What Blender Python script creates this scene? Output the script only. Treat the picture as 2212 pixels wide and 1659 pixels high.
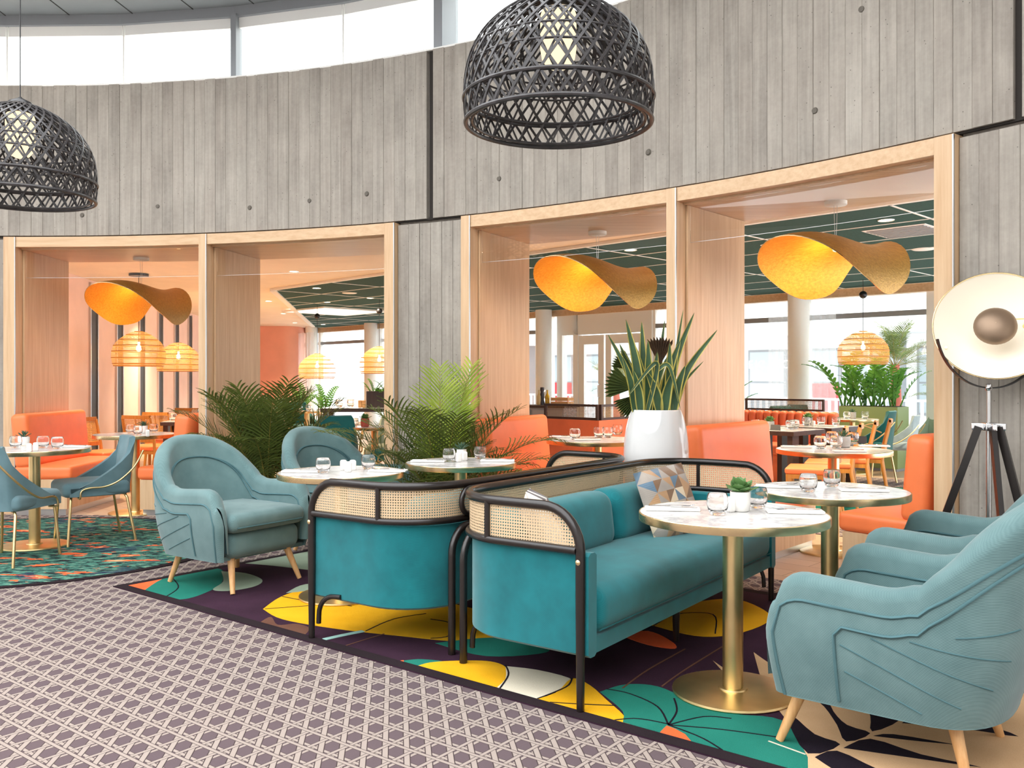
import bpy, bmesh, math, random
from mathutils import Vector, Matrix
random.seed(7)
for o in list(bpy.data.objects): bpy.data.objects.remove(o, do_unlink=True)
S = bpy.context.scene
COL = S.collection
pi = math.pi

# ------------------------------------------------------------------ camera, sky, exposure
cd = bpy.data.cameras.new('camera'); cam = bpy.data.objects.new('camera', cd); COL.objects.link(cam)
cam.location = (0, 0, 1.31); cam.rotation_euler = (pi/2, 0, 0)
cd.sensor_width = 36; cd.lens = 1930/2212*36; cd.shift_y = -9.5/2212; cd.clip_end = 300
S.camera = cam
S.view_settings.view_transform = 'Standard'; S.view_settings.look = 'None'
S.view_settings.gamma = 1; S.view_settings.use_curve_mapping = False
S.view_settings.exposure = -0.28
w = bpy.data.worlds.new('sky'); S.world = w; w.use_nodes = True
bg = w.node_tree.nodes['Background']; bg.inputs[0].default_value = (0.97, 0.985, 1.0, 1); bg.inputs[1].default_value = 5.6

# ------------------------------------------------------------------ materials
def lin(h):
    h = h.lstrip('#'); c = [int(h[i:i+2], 16)/255 for i in (0, 2, 4)]
    return tuple((x/12.92 if x <= .04045 else ((x+.055)/1.055)**2.4) for x in c) + (1,)
MATS = {}
class NT:
    def __init__(s, name):
        s.m = bpy.data.materials.new(name); s.m.use_nodes = True
        s.t = s.m.node_tree; s.b = s.t.nodes['Principled BSDF']; s.o = s.t.nodes['Material Output']
        MATS[name] = s.m
    def n(s, typ, **kw):
        nd = s.t.nodes.new('ShaderNode'+typ)
        for k, v in kw.items(): setattr(nd, k, v)
        return nd
    def l(s, a, b): s.t.links.new(a, b)
    def m_(s, op, a, b=None, clamp=False):
        nd = s.n('Math', operation=op, use_clamp=clamp)
        for i, x in enumerate((a, b)):
            if x is None: continue
            if isinstance(x, (int, float)): nd.inputs[i].default_value = x
            else: s.l(x, nd.inputs[i])
        return nd.outputs[0]
    def mix(s, f, a, b):
        nd = s.n('MixRGB')
        for i, x in enumerate((f, a, b)):
            if isinstance(x, (int, float)): nd.inputs[i].default_value = x
            elif isinstance(x, tuple): nd.inputs[i].default_value = x
            else: s.l(x, nd.inputs[i])
        return nd.outputs[0]
    def coord(s, kind='Object', scale=(1, 1, 1), rot=(0, 0, 0), loc=(0, 0, 0), rand=False):
        c = s.n('TexCoord').outputs[kind]
        if rand:
            r = s.n('ObjectInfo').outputs['Random']
            v = s.n('VectorMath', operation='SCALE'); v.inputs[0].default_value = (37, 71, 53); s.l(r, v.inputs['Scale'])
            a = s.n('VectorMath', operation='ADD'); s.l(c, a.inputs[0]); s.l(v.outputs[0], a.inputs[1]); c = a.outputs[0]
        mp = s.n('Mapping'); s.l(c, mp.inputs[0])
        mp.inputs['Location'].default_value = loc; mp.inputs['Rotation'].default_value = rot; mp.inputs['Scale'].default_value = scale
        return mp.outputs[0]
    def noise(s, co, scale, detail=3, rough=.55):
        nd = s.n('TexNoise'); s.l(co, nd.inputs['Vector']); nd.inputs['Scale'].default_value = scale
        nd.inputs['Detail'].default_value = detail; nd.inputs['Roughness'].default_value = rough
        return nd.outputs['Fac']
    def ramp(s, f, stops):
        nd = s.n('ValToRGB'); s.l(f, nd.inputs[0]); e = nd.color_ramp.elements
        while len(e) < len(stops): e.new(.5)
        for el, (p, c) in zip(e, stops): el.position = p; el.color = c if not isinstance(c, str) else lin(c)
        return nd.outputs[0]
    def bump(s, hgt, strength=.3, dist=.01):
        nd = s.n('Bump'); nd.inputs['Strength'].default_value = strength; nd.inputs['Distance'].default_value = dist
        s.l(hgt, nd.inputs['Height']); s.l(nd.outputs[0], s.b.inputs['Normal'])
    def set(s, **kw):
        for k, v in kw.items(): s.b.inputs[k.replace('_', ' ')].default_value = v
def simple(name, col, rough=.5, metal=0., spec=.5, nscale=0, namt=.12, bump=0, bscale=80, emit=None, es=0):
    t = NT(name); c = lin(col) if isinstance(col, str) else col
    t.set(Roughness=rough, Metallic=metal); t.b.inputs['Specular IOR Level'].default_value = spec
    if nscale:
        co = t.coord(); f = t.noise(co, nscale)
        d = tuple(x*(1-namt*1.6) for x in c[:3])+(1,); b = tuple(min(1, x*(1+namt)) for x in c[:3])+(1,)
        t.l(t.ramp(f, [(.3, d), (.7, b)]), t.b.inputs['Base Color'])
    else: t.b.inputs['Base Color'].default_value = c
    if bump:
        co2 = t.coord(); t.bump(t.noise(co2, bscale, 2), bump, .004)
    if emit: t.b.inputs['Emission Color'].default_value = lin(emit); t.b.inputs['Emission Strength'].default_value = es
    return t.m
def wood(name, c1, c2, rough=.45, axis='z', scale=1.):
    t = NT(name); sc = {'z': (14, 14, .8), 'x': (.8, 14, 14), 'y': (14, .8, 14)}[axis]
    co = t.coord(scale=tuple(x*scale for x in sc), rand=True); f = t.noise(co, 2.2, 5, .6)
    t.l(t.ramp(f, [(.3, c1), (.7, c2)]), t.b.inputs['Base Color']); t.set(Roughness=rough)
    t.bump(f, .08, .003); return t.m
def fabric(name, c1, c2, scale=260, rough=.9, bump=.14):
    t = NT(name); co = t.coord(); co2 = t.coord(rot=(0, pi/2, pi/2))
    ws = []
    for c in (co, co2):
        a = t.n('TexWave', wave_type='BANDS', bands_direction='DIAGONAL'); t.l(c, a.inputs[0]); a.inputs['Scale'].default_value = scale*.24; a.inputs['Distortion'].default_value = .5; ws.append(a.outputs['Fac'])
    wv = t.m_('MULTIPLY', t.m_('ADD', ws[0], ws[1]), .5)
    b = t.noise(co, 7, 3)
    f = t.m_('ADD', t.m_('MULTIPLY', wv, .24), t.m_('MULTIPLY', b, .76))
    d1 = tuple(x*.86 for x in lin(c1)[:3])+(1,)
    t.l(t.ramp(f, [(.2, d1), (.8, c2)]), t.b.inputs['Base Color']); t.set(Roughness=rough)
    t.b.inputs['Sheen Weight'].default_value = .25; t.b.inputs['Specular IOR Level'].default_value = .25
    t.bump(wv, bump, .0018); return t.m

def concrete():
    t = NT('board_concrete'); t.set(Roughness=.82); t.b.inputs['Specular IOR Level'].default_value = .3
    co = t.coord(rand=True); g = t.coord(scale=(16, 16, .55), rand=True)
    gr = t.noise(g, 2.0, 6, .62); bl = t.noise(co, 2.4, 5, .62); fine = t.noise(co, 34, 3, .6)
    pv = t.n('TexVoronoi'); t.l(co, pv.inputs['Vector']); pv.inputs['Scale'].default_value = 26
    pit = t.m_('LESS_THAN', pv.outputs['Distance'], .10)
    pm = t.m_('MULTIPLY', pit, t.m_('GREATER_THAN', t.noise(co, 9, 1), .53))
    f = t.m_('ADD', t.m_('ADD', t.m_('MULTIPLY', gr, .45), t.m_('MULTIPLY', bl, .4)), t.m_('MULTIPLY', fine, .15))
    rnd = t.n('ObjectInfo').outputs['Random']
    f = t.m_('ADD', f, t.m_('MULTIPLY', t.m_('SUBTRACT', rnd, .5), .11))
    c = t.ramp(f, [(.33, '#827d76'), (.5, '#9f9a91'), (.66, '#b5afa5')])
    warm = t.noise(co, 1.1, 2); c = t.mix(t.m_('MULTIPLY', t.m_('GREATER_THAN', warm, .0), t.m_('MULTIPLY', warm, .35)), c, lin('#a59589'))
    c = t.mix(t.m_('MULTIPLY', pm, .65), c, lin('#4c4844'))
    t.l(c, t.b.inputs['Base Color'])
    t.bump(t.m_('SUBTRACT', t.m_('ADD', t.m_('MULTIPLY', gr, 1.0), t.m_('MULTIPLY', fine, .25)), pm), .55, .006)
concrete()

def carpet():
    # woven cane motif: four families of light strips over mauve-brown ground
    t = NT('cane_carpet'); t.set(Roughness=.95); t.b.inputs['Specular IOR Level'].default_value = .15
    co = t.coord(rot=(0, 0, math.radians(-7.4)))
    sp = t.n('SeparateXYZ'); t.l(co, sp.inputs[0]); x, y = sp.outputs[0], sp.outputs[1]
    p = .0755
    def fam(a, period, off, half):
        u = t.m_('FRACT', t.m_('ADD', t.m_('DIVIDE', a, period), off+100))
        d = t.m_('MULTIPLY', t.m_('ABSOLUTE', t.m_('SUBTRACT', u, .5)), period)       # distance to the strip's centre line
        return t.m_('LESS_THAN', d, half), t.m_('LESS_THAN', d, half+.0036)
    s = t.m_('ADD', x, y); q = t.m_('SUBTRACT', x, y)
    V = fam(x, p, 0., .0092)
    odd = t.m_('MODULO', t.m_('FLOOR', t.m_('ADD', t.m_('DIVIDE', x, p), 1000.5)), 2)
    H1 = fam(t.m_('ADD', y, t.m_('MULTIPLY', odd, p)), 2*p, 0., .0085)
    D1 = [fam(s, 2*p, o, .0095) for o in (-.105, .105)]; D2 = [fam(q, 2*p, o, .0095) for o in (-.105, .105)]
    ground, light, dark = lin('#5e5156'), lin('#a89b92'), lin('#382e30')
    c = ground
    for st, edge in (H1, D2[0], D1[0], V, D2[1], D1[1]):
        c = t.mix(edge, c, dark); c = t.mix(st, c, light)
    n = t.noise(co, 420, 2); big = t.noise(co, 1.1, 3)
    c = t.mix(t.m_('MULTIPLY', n, .22), c, lin('#57494b'))
    c = t.mix(t.m_('MULTIPLY', big, .12), c, lin('#8a7266'))
    t.l(c, t.b.inputs['Base Color']); t.bump(n, .5, .003)
carpet()
def pile(name, c1, c2):
    t = NT(name); t.set(Roughness=.97); t.b.inputs['Specular IOR Level'].default_value = .1
    co = t.coord(); n = t.noise(co, 300, 2); b = t.noise(co, 3, 3)
    t.l(t.ramp(t.m_('ADD', t.m_('MULTIPLY', n, .5), t.m_('MULTIPLY', b, .5)), [(.32, c1), (.68, c2)]), t.b.inputs['Base Color'])
    t.bump(n, .6, .003); return t.m
pile('pile_plum', '#2b1a26', '#41293a'); pile('pile_border', '#241c20', '#2e2428'); pile('pile_yellow', '#d99c12', '#efb526')
pile('pile_green', '#1d6a5c', '#2a7f6e'); pile('pile_sage', '#8a9c88', '#a3b29c'); pile('pile_orange', '#ea5a2e', '#f57446')
pile('pile_cream', '#cfc4ae', '#e2d8c4'); pile('pile_beige', '#c79f76', '#dcb78f'); pile('pile_black', '#17121a', '#231b26')
pile('pile_brown', '#5a3c33', '#72503f'); pile('pile_aqua', '#8fb9b2', '#a6cbc2')
def floral():
    t = NT('round_rug_pile'); t.set(Roughness=.97); t.b.inputs['Specular IOR Level'].default_value = .1
    co = t.coord(scale=(1, 1, 1)); wv = t.coord(scale=(4, 10, 1), rot=(0, 0, .5))
    a = t.noise(wv, 2.6, 4, .6); b = t.noise(co, 2.1, 3, .6); c3 = t.noise(wv, .75, 4, .65)
    c = t.ramp(a, [(.30, '#211a24'), (.42, '#2e4f4a'), (.5, '#4d7f70'), (.60, '#7d9c85')])
    c.node.color_ramp.interpolation = 'CONSTANT'
    c = t.mix(t.m_('GREATER_THAN', c3, .585), c, lin('#e2673a'))
    c = t.mix(t.m_('GREATER_THAN', c3, .66), c, lin('#e9b98a'))
    c = t.mix(t.m_('MULTIPLY', t.m_('GREATER_THAN', b, .63), .55), c, lin('#2b3350'))
    t.l(c, t.b.inputs['Base Color']); t.bump(t.noise(co, 300, 2), .5, .003)
floral()

wood('oak_panel', '#c9a37c', '#dcbc96', .38); wood('oak_panel_x', '#c9a37c', '#dcbc96', .38, 'x')
wood('leg_beech', '#c8935c', '#dcae78', .42, 'z', 2); wood('chair_wood', '#b06f2a', '#c98a3c', .4, 'z', 2)
wood('dark_wood', '#2c1d1a', '#3c2a24', .4, 'z'); wood('mid_wood', '#b98a55', '#d1a670', .5, 'x')
fabric('blue_fabric', '#587779', '#728e8e', 300); fabric('blue_fabric_plain', '#54737b', '#6a868d', 300)
fabric('teal_fabric', '#0a6168', '#107b82', 340, .85); fabric('dark_teal_fabric', '#0e4f50', '#166664', 260)
fabric('sage_fabric', '#93a48c', '#a8b7a0', 260); fabric('grey_blue_fabric', '#8fa3a8', '#a8bac0', 260)
simple('blue_piping', '#4a6d72', .85); simple('teal_piping', '#0a5a60', .85)
simple('coral_leather', '#f67f48', .42, nscale=6, namt=.04, bump=.12, bscale=260)
simple('coral_leather_deep', '#c8643f', .5, nscale=6, namt=.05, bump=.12, bscale=260)
simple('brass', (.88, .70, .40, 1), .27, 1, nscale=30, namt=.05)
simple('brass_satin', (.80, .60, .30, 1), .33, 1, nscale=4, namt=.12)
simple('chrome', (.75, .76, .78, 1), .12, 1)
simple('steel', (.62, .62, .62, 1), .3, 1); simple('black_lacquer', '#1d1614', .28, spec=.6)
simple('black_metal', '#141214', .35); simple('white_gloss', '#d6d6d5', .08, spec=.7); simple('white_ceramic', '#ece9e4', .22)
simple('linen', '#efece6', .9, bump=.2, bscale=500); simple('white_paint', '#f3f2ee', .5); simple('grey_paint', '#8f9296', .5)
simple('dark_joint', '#2b2622', .9); simple('hole_grey', '#6a645c', .9); simple('soil', '#2e2019', .95, nscale=60, namt=.4)
simple('cream_plaster', '#fbead4', .8, nscale=2, namt=.03); simple('pink_plaster', '#f7d8ce', .75, nscale=2, namt=.04)
simple('coral_plaster', '#f4ae96', .7, nscale=2, namt=.04)
simple('ceiling_metal', '#7b7d80', .6, nscale=3, namt=.03); simple('pot_stone', '#a9a6a2', .75, nscale=30, namt=.1)
simple('green_box', '#7d8f5e', .5); simple('street_white', '#f1f2f2', .6); simple('asphalt', '#c9cacb', .9, nscale=4, namt=.06)
simple('street_dark', '#a9b4ba', .25); simple('street_red', '#b5353a', .5); simple('terracotta', '#a04a3a', .6)
def glass(name, col=(1, 1, 1, 1), rough=0., ior=1.45):
    t = NT(name); t.set(Roughness=rough); t.b.inputs['Base Color'].default_value = col
    t.b.inputs['Transmission Weight'].default_value = 1; t.b.inputs['IOR'].default_value = ior
glass('tumbler_glass')
def pane(name, refl=.12, tint=(.97, .99, .98, 1), diff=0.):
    t = NT(name); t.t.nodes.remove(t.b)
    tr = t.n('BsdfTransparent'); tr.inputs[0].default_value = tint
    gl = t.n('BsdfGlossy'); gl.inputs['Roughness'].default_value = .01; gl.inputs[0].default_value = (1, 1, 1, 1)
    fr = t.n('LayerWeight'); fr.inputs['Blend'].default_value = .35
    f = t.m_('ADD', t.m_('MULTIPLY', fr.outputs['Fresnel'], .28), refl-.04, True)
    mx = t.n('MixShader'); t.l(f, mx.inputs[0]); t.l(tr.outputs[0], mx.inputs[1]); t.l(gl.outputs[0], mx.inputs[2])
    out = mx.outputs[0]
    if diff:
        d = t.n('BsdfTranslucent'); d.inputs[0].default_value = (.95, .96, .97, 1)
        m2 = t.n('MixShader'); m2.inputs[0].default_value = diff; t.l(out, m2.inputs[1]); t.l(d.outputs[0], m2.inputs[2]); out = m2.outputs[0]
    t.l(out, t.o.inputs[0])
pane('window_glass', .05); pane('transom_glass', .05, (.98, .98, .97, 1))
def sheer():
    t = NT('sheer_curtain'); t.t.nodes.remove(t.b)
    tr = t.n('BsdfTransparent'); d = t.n('BsdfTranslucent'); d.inputs[0].default_value = (.93, .94, .96, 1)
    d2 = t.n('BsdfDiffuse'); d2.inputs[0].default_value = (.93, .94, .96, 1)
    a = t.n('MixShader'); a.inputs[0].default_value = .5; t.l(d.outputs[0], a.inputs[1]); t.l(d2.outputs[0], a.inputs[2])
    m = t.n('MixShader'); m.inputs[0].default_value = .42; t.l(tr.outputs[0], m.inputs[1]); t.l(a.outputs[0], m.inputs[2]); t.l(m.outputs[0], t.o.inputs[0])
sheer()
def frosted():
    t = NT('frosted_white'); t.t.nodes.remove(t.b); d = t.n('BsdfTranslucent'); d.inputs[0].default_value = (.97, .97, .97, 1); t.l(d.outputs[0], t.o.inputs[0])
frosted()
def lattice(name, col, holes, per, kind='cane', rough=.6, translucent=0):
    """woven sheet: the UV (in metres) drives the open holes"""
    t = NT(name); t.set(Roughness=rough); uv = t.n('TexCoord').outputs['UV']
    sp = t.n('SeparateXYZ'); t.l(uv, sp.inputs[0]); x, y = sp.outputs[0], sp.outputs[1]
    def tri(a, p, o=0.): return t.m_('MULTIPLY', t.m_('SUBTRACT', t.m_('FRACT', t.m_('ADD', t.m_('DIVIDE', a, p), 50+o)), .5), p)
    u, v = tri(x, per), tri(y, per)
    if kind == 'cane':
        r = t.m_('SQRT', t.m_('ADD', t.m_('MULTIPLY', u, u), t.m_('MULTIPLY', v, v))); hole = t.m_('LESS_THAN', r, holes*per)
    elif kind == 'grid':
        hole = t.m_('LESS_THAN', t.m_('MAXIMUM', t.m_('ABSOLUTE', u), t.m_('ABSOLUTE', v)), holes*per)
    else:  # rattan: fine ribs bowed in waves, open between
        bow = t.m_('MULTIPLY', t.m_('SINE', t.m_('MULTIPLY', y, 46)), .012)
        u2 = tri(t.m_('ADD', x, bow), per); hole = t.m_('LESS_THAN', t.m_('ABSOLUTE', u2), holes*per)
    f = t.noise(t.coord('UV', (60, 60, 60)), 3, 2)
    c1 = lin(col); c0 = tuple(a*.72 for a in c1[:3])+(1,)
    t.l(t.ramp(f, [(.3, c0), (.7, c1)]), t.b.inputs['Base Color'])
    base = t.b.outputs[0]
    if translucent:
        d = t.n('BsdfTranslucent'); d.inputs[0].default_value = c1
        m2 = t.n('MixShader'); m2.inputs[0].default_value = translucent; t.l(base, m2.inputs[1]); t.l(d.outputs[0], m2.inputs[2]); base = m2.outputs[0]
    tr = t.n('BsdfTransparent'); m = t.n('MixShader'); t.l(hole, m.inputs[0]); t.l(base, m.inputs[1]); t.l(tr.outputs[0], m.inputs[2])
    t.l(m.outputs[0], t.o.inputs[0])
lattice('cane_web', '#dcc09a', .25, .0125); lattice('chair_cane', '#d79a4a', .27, .02)
lattice('screen_grid', '#8a6a44', .36, .022, 'grid'); lattice('rattan_weave', '#e3b56c', .29, .012, 'rib', .6, .6)
def marble():
    t = NT('marble'); t.set(Roughness=.16); co = t.coord()
    n = t.noise(co, 3.2, 8, .65); v = t.m_('ABSOLUTE', t.m_('SUBTRACT', n, .5))
    t.l(t.ramp(v, [(0, '#b4b2b2'), (.03, '#d2d0ce'), (.1, '#e0deda')]), t.b.inputs['Base Color'])
marble()
def emis(name, col, st):
    t = NT(name); t.t.nodes.remove(t.b); e = t.n('Emission'); e.inputs[0].default_value = lin(col); e.inputs[1].default_value = st
    t.l(e.outputs[0], t.o.inputs[0])
emis('lamp_opal', '#ffe6bf', 1.7); emis('bulb_warm', '#ffd79a', 40); emis('downlight', '#ffe9c4', 30); emis('panel_light', '#fff3df', 3)
def leaf(name, c1, c2, rough=.45, tl=.25):
    t = NT(name); t.set(Roughness=rough); co = t.coord(rand=True); f = t.noise(co, 5, 3)
    c = t.ramp(f, [(.3, c1), (.7, c2)]); t.l(c, t.b.inputs['Base Color'])
    d = t.n('BsdfTranslucent'); t.l(c, d.inputs[0]); m = t.n('MixShader'); m.inputs[0].default_value = tl
    t.l(t.b.outputs[0], m.inputs[1]); t.l(d.outputs[0], m.inputs[2]); t.l(m.outputs[0], t.o.inputs[0])
leaf('palm_leaf', '#3a4a1e', '#72823a'); leaf('palm_leaf_bright', '#6d8a22', '#a9b93a'); leaf('palm_stem', '#6d6a2a', '#a08f45')
leaf('snake_leaf', '#2f4a35', '#4a6b48'); leaf('snake_edge', '#b9ad4f', '#cfc468'); leaf('fan_leaf', '#3a4a26', '#5c6a35')
leaf('zz_leaf', '#3f7a2c', '#74b048', .4, .4); leaf('succulent', '#4d7a45', '#7aa062'); leaf('aloe', '#3b5c46', '#5d7c62')
leaf('dry_leaf', '#4a3a2c', '#5f4a38')
def goldleaf(name, c1, c2, metal, rough):
    t = NT(name); t.set(Roughness=rough, Metallic=metal); co = t.coord(scale=(3, 16, 16)); f = t.noise(co, 4, 5, .7)
    t.l(t.ramp(f, [(.3, c1), (.7, c2)]), t.b.inputs['Base Color']); t.bump(f, .45, .01); return t.m
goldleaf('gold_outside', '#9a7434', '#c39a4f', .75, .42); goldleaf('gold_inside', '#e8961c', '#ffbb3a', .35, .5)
def tiles():
    t = NT('floor_tile'); t.set(Roughness=.42); co = t.coord(rot=(0, 0, .75))
    b = t.n('TexBrick'); t.l(co, b.inputs[0]); b.inputs['Scale'].default_value = 1; b.inputs['Brick Width'].default_value = 1.1; b.inputs['Row Height'].default_value = .2
    b.inputs['Mortar Size'].default_value = .004; b.inputs['Color1'].default_value = lin('#c6ab90'); b.inputs['Color2'].default_value = lin('#b99c80'); b.inputs['Mortar'].default_value = lin('#94795f')
    t.l(b.outputs[0], t.b.inputs['Base Color'])
tiles()
def feltgreen():
    t = NT('green_felt'); t.set(Roughness=.95); co = t.coord(rand=True); f = t.noise(co, 60, 3)
    t.l(t.ramp(f, [(.3, '#123a35'), (.7, '#1f5148')]), t.b.inputs['Base Color'])
feltgreen()
simple('dark_strip', '#2a2d33', .5); simple('woven_black', '#343132', .36, nscale=20, namt=.3); simple('kraft', '#d9b98c', .8)
simple('pepper_black', '#26242a', .4); simple('olive_oil', '#c8a21e', .2); simple('pale_bottle', '#c9b27a', .3)
simple('lamp_black', '#3a3030', .4); simple('lamp_white_in', '#fbf3e2', .35); simple('lamp_bronze', '#8a7460', .4, .6)

# ------------------------------------------------------------------ mesh building
class MB:
    def __init__(s): s.v = []; s.f = []; s.mi = []; s.uv = {}
    def add(s, vs, fs, mi=0, uvs=None):
        o = len(s.v); s.v += [tuple(p) for p in vs]
        for k, f in enumerate(fs):
            s.f.append(tuple(i+o for i in f)); s.mi.append(mi)
            if uvs: s.uv[len(s.f)-1] = uvs[k]
        return s
    def box(s, x0, x1, y0, y1, z0, z1, mi=0):
        vs = [(x, y, z) for z in (z0, z1) for y in (y0, y1) for x in (x0, x1)]
        return s.add(vs, [(0, 2, 3, 1), (4, 5, 7, 6), (0, 1, 5, 4), (2, 6, 7, 3), (0, 4, 6, 2), (1, 3, 7, 5)], mi)
    def prism(s, poly, z0, z1, mi=0):
        n = len(poly); vs = [(x, y, z0) for x, y in poly]+[(x, y, z1) for x, y in poly]
        return s.add(vs, [tuple(range(n-1, -1, -1)), tuple(range(n, 2*n))]+[(i, (i+1) % n, n+(i+1) % n, n+i) for i in range(n)], mi)
    def rbox(s, cx, cy, cz, hx, hy, hz, r=.03, n=5, puff=0., mi=0):
        """rounded box with optional puffed faces"""
        vs = []; idx = {}; fs = []
        def P(a, b, c):
            k = (round(a, 5), round(b, 5), round(c, 5))
            if k in idx: return idx[k]
            p = Vector((a*hx, b*hy, c*hz)); q = Vector((max(-hx+r, min(hx-r, p.x)), max(-hy+r, min(hy-r, p.y)), max(-hz+r, min(hz-r, p.z))))
            d = p-q
            if d.length > 1e-9: p = q+d.normalized()*r
            if puff:
                w3 = [(1-a*a)*(1-b*b)*abs(c), 0, 0]
                p.z += puff*(1-a*a)*(1-b*b)*(1 if c > 0 else -1 if c < 0 else 0)*abs(c)
            idx[k] = len(vs); vs.append((p.x+cx, p.y+cy, p.z+cz)); return idx[k]
        def lvl(h):
            e = min(.98, r/h); a = [-1+e*(1-math.cos(pi/2*i/n)) for i in range(n)]
            mid = [-1+e+(2-2*e)*i/4 for i in range(5)]
            return sorted(set(round(x, 5) for x in a+mid+[-x for x in a]))
        X, Y, Z = lvl(hx), lvl(hy), lvl(hz)
        def grid(A, B, fn):
            for i in range(len(A)-1):
                for j in range(len(B)-1):
                    fs.append((fn(A[i], B[j]), fn(A[i+1], B[j]), fn(A[i+1], B[j+1]), fn(A[i], B[j+1])))
        for sgn in (-1, 1):
            grid(X, Y, lambda a, b: P(a, b, sgn)); grid(X, Z, lambda a, b: P(a, sgn, b)); grid(Y, Z, lambda a, b: P(sgn, a, b))
        return s.add(vs, fs, mi)
    def lathe(s, prof, seg=32, c=(0, 0, 0), mi=0, cap0=True, cap1=True, ang=None):
        vs = []; fs = []; n = len(prof)
        for i in range(seg):
            a = 2*pi*i/seg
            for r, z in prof: vs.append((c[0]+r*math.cos(a), c[1]+r*math.sin(a), c[2]+z))
        for i in range(seg):
            j = (i+1) % seg
            for k in range(n-1): fs.append((i*n+k, j*n+k, j*n+k+1, i*n+k+1))
        if cap0: fs.append(tuple(i*n for i in range(seg-1, -1, -1)))
        if cap1: fs.append(tuple(i*n+n-1 for i in range(seg)))
        return s.add(vs, fs, mi)
    def tube(s, pts, r, seg=8, closed=False, mi=0, flat=None, up=None):
        pts = [Vector(p) for p in pts]; n = len(pts); vs = []; fs = []
        T = []
        for i in range(n):
            a = pts[(i-1) % n] if (closed or i > 0) else pts[0]; b = pts[(i+1) % n] if (closed or i < n-1) else pts[-1]
            d = b-a; T.append(d.normalized() if d.length > 1e-9 else Vector((0, 0, 1)))
        N = Vector(up) if up else (Vector((0, 0, 1)) if abs(T[0].z) < .9 else Vector((1, 0, 0)))
        N = (N-T[0]*N.dot(T[0])).normalized()
        for i in range(n):
            if up: N = Vector(up)
            N = N-T[i]*N.dot(T[i]); N = N.normalized() if N.length > 1e-6 else Vector((1, 0, 0)); B = T[i].cross(N)
            rr = r[i] if isinstance(r, (list, tuple)) else r
            for k in range(seg):
                a = 2*pi*k/seg
                vs.append(tuple(pts[i]+N*(math.cos(a)*rr*(flat or 1))+B*(math.sin(a)*rr)))
        m = n if closed else n-1
        for i in range(m):
            j = (i+1) % n
            for k in range(seg): fs.append((i*seg+k, i*seg+(k+1) % seg, j*seg+(k+1) % seg, j*seg+k))
        if not closed: fs += [tuple(range(seg-1, -1, -1)), tuple((n-1)*seg+k for k in range(seg))]
        return s.add(vs, fs, mi)
    def grid(s, rows, mi=0, uvs=None, close=False):
        n = len(rows[0]); vs = [p for r_ in rows for p in r_]; fs = []; uu = []
        for i in range(len(rows)-1):
            for j in range(n if close else n-1):
                k = (j+1) % n
                f = (i*n+j, i*n+k, (i+1)*n+k, (i+1)*n+j); fs.append(f)
                if uvs: uu.append([uvs[i][j], uvs[i][k], uvs[i+1][k], uvs[i+1][j]])
        return s.add(vs, fs, mi, uu or None)
    def xf(s, M4):
        s.v = [tuple(M4 @ Vector(p)) for p in s.v]; return s
    def mesh(s, name, mats, smooth=40, recalc=True):
        me = bpy.data.meshes.new(name); me.from_pydata(s.v, [], s.f)
        if not isinstance(mats, (list, tuple)): mats = [mats]
        for m in mats: me.materials.append(MATS[m])
        if len(mats) > 1: me.polygons.foreach_set('material_index', s.mi)
        if s.uv:
            ul = me.uv_layers.new(name='UVMap')
            for p in me.polygons:
                u = s.uv.get(p.index)
                if u:
                    for li, c in zip(p.loop_indices, u): ul.data[li].uv = c
        if recalc and not s.uv:
            bm = bmesh.new(); bm.from_mesh(me); bmesh.ops.recalc_face_normals(bm, faces=bm.faces); bm.to_mesh(me); bm.free()
        if smooth:
            me.shade_smooth(); me.set_sharp_from_angle(angle=math.radians(smooth))
        me.update(); return me
    def obj(s, name, mats, parent=None, smooth=40, loc=None, rz=0, recalc=True):
        return link(name, s.mesh(name, mats, smooth, recalc), parent, loc, rz)
def link(name, me, parent=None, loc=None, rz=0):
    o = bpy.data.objects.new(name, me); COL.objects.link(o)
    if parent: o.parent = parent
    if loc: o.location = loc
    if rz: o.rotation_euler[2] = rz
    return o
def tag(o, label, cat, group=None):
    o['label'] = label; o['category'] = cat
    if group: o['group'] = group
    return o
def thing(name, label, cat, loc=(0, 0, 0), rz=0, group=None):
    o = link(name, None, None, loc, rz); o.empty_display_size = .1
    return tag(o, label, cat, group)
def kind(o, k): o['kind'] = k; return o
def copytree(o, parent=None):
    c = o.copy(); COL.objects.link(c); c.parent = parent
    for ch in list(o.children): copytree(ch, c)
    return c
def dup(o, loc, rz, label, group=None):
    c = copytree(o); c.location = loc; c.rotation_euler[2] = rz; c['label'] = label
    if group: c['group'] = group
    return c
def arc(c, r, a0, a1, n, plane='xy'):
    out = []
    for i in range(n+1):
        a = math.radians(a0+(a1-a0)*i/n); u, v = r*math.cos(a), r*math.sin(a)
        out.append({'xy': (c[0]+u, c[1]+v, c[2]), 'xz': (c[0]+u, c[1], c[2]+v), 'yz': (c[0], c[1]+u, c[2]+v)}[plane])
    return out
def smoothpath(pts, n=6):
    """Catmull-Rom"""
    P = [Vector(p) for p in pts]; out = []
    for i in range(len(P)-1):
        p0 = P[max(i-1, 0)]; p1 = P[i]; p2 = P[i+1]; p3 = P[min(i+2, len(P)-1)]
        for k in range(n):
            t = k/n
            out.append(.5*((2*p1)+(p2-p0)*t+(2*p0-5*p1+4*p2-p3)*t*t+(3*p1-p0-3*p2+p3)*t**3))
    return out+[P[-1]]
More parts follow.
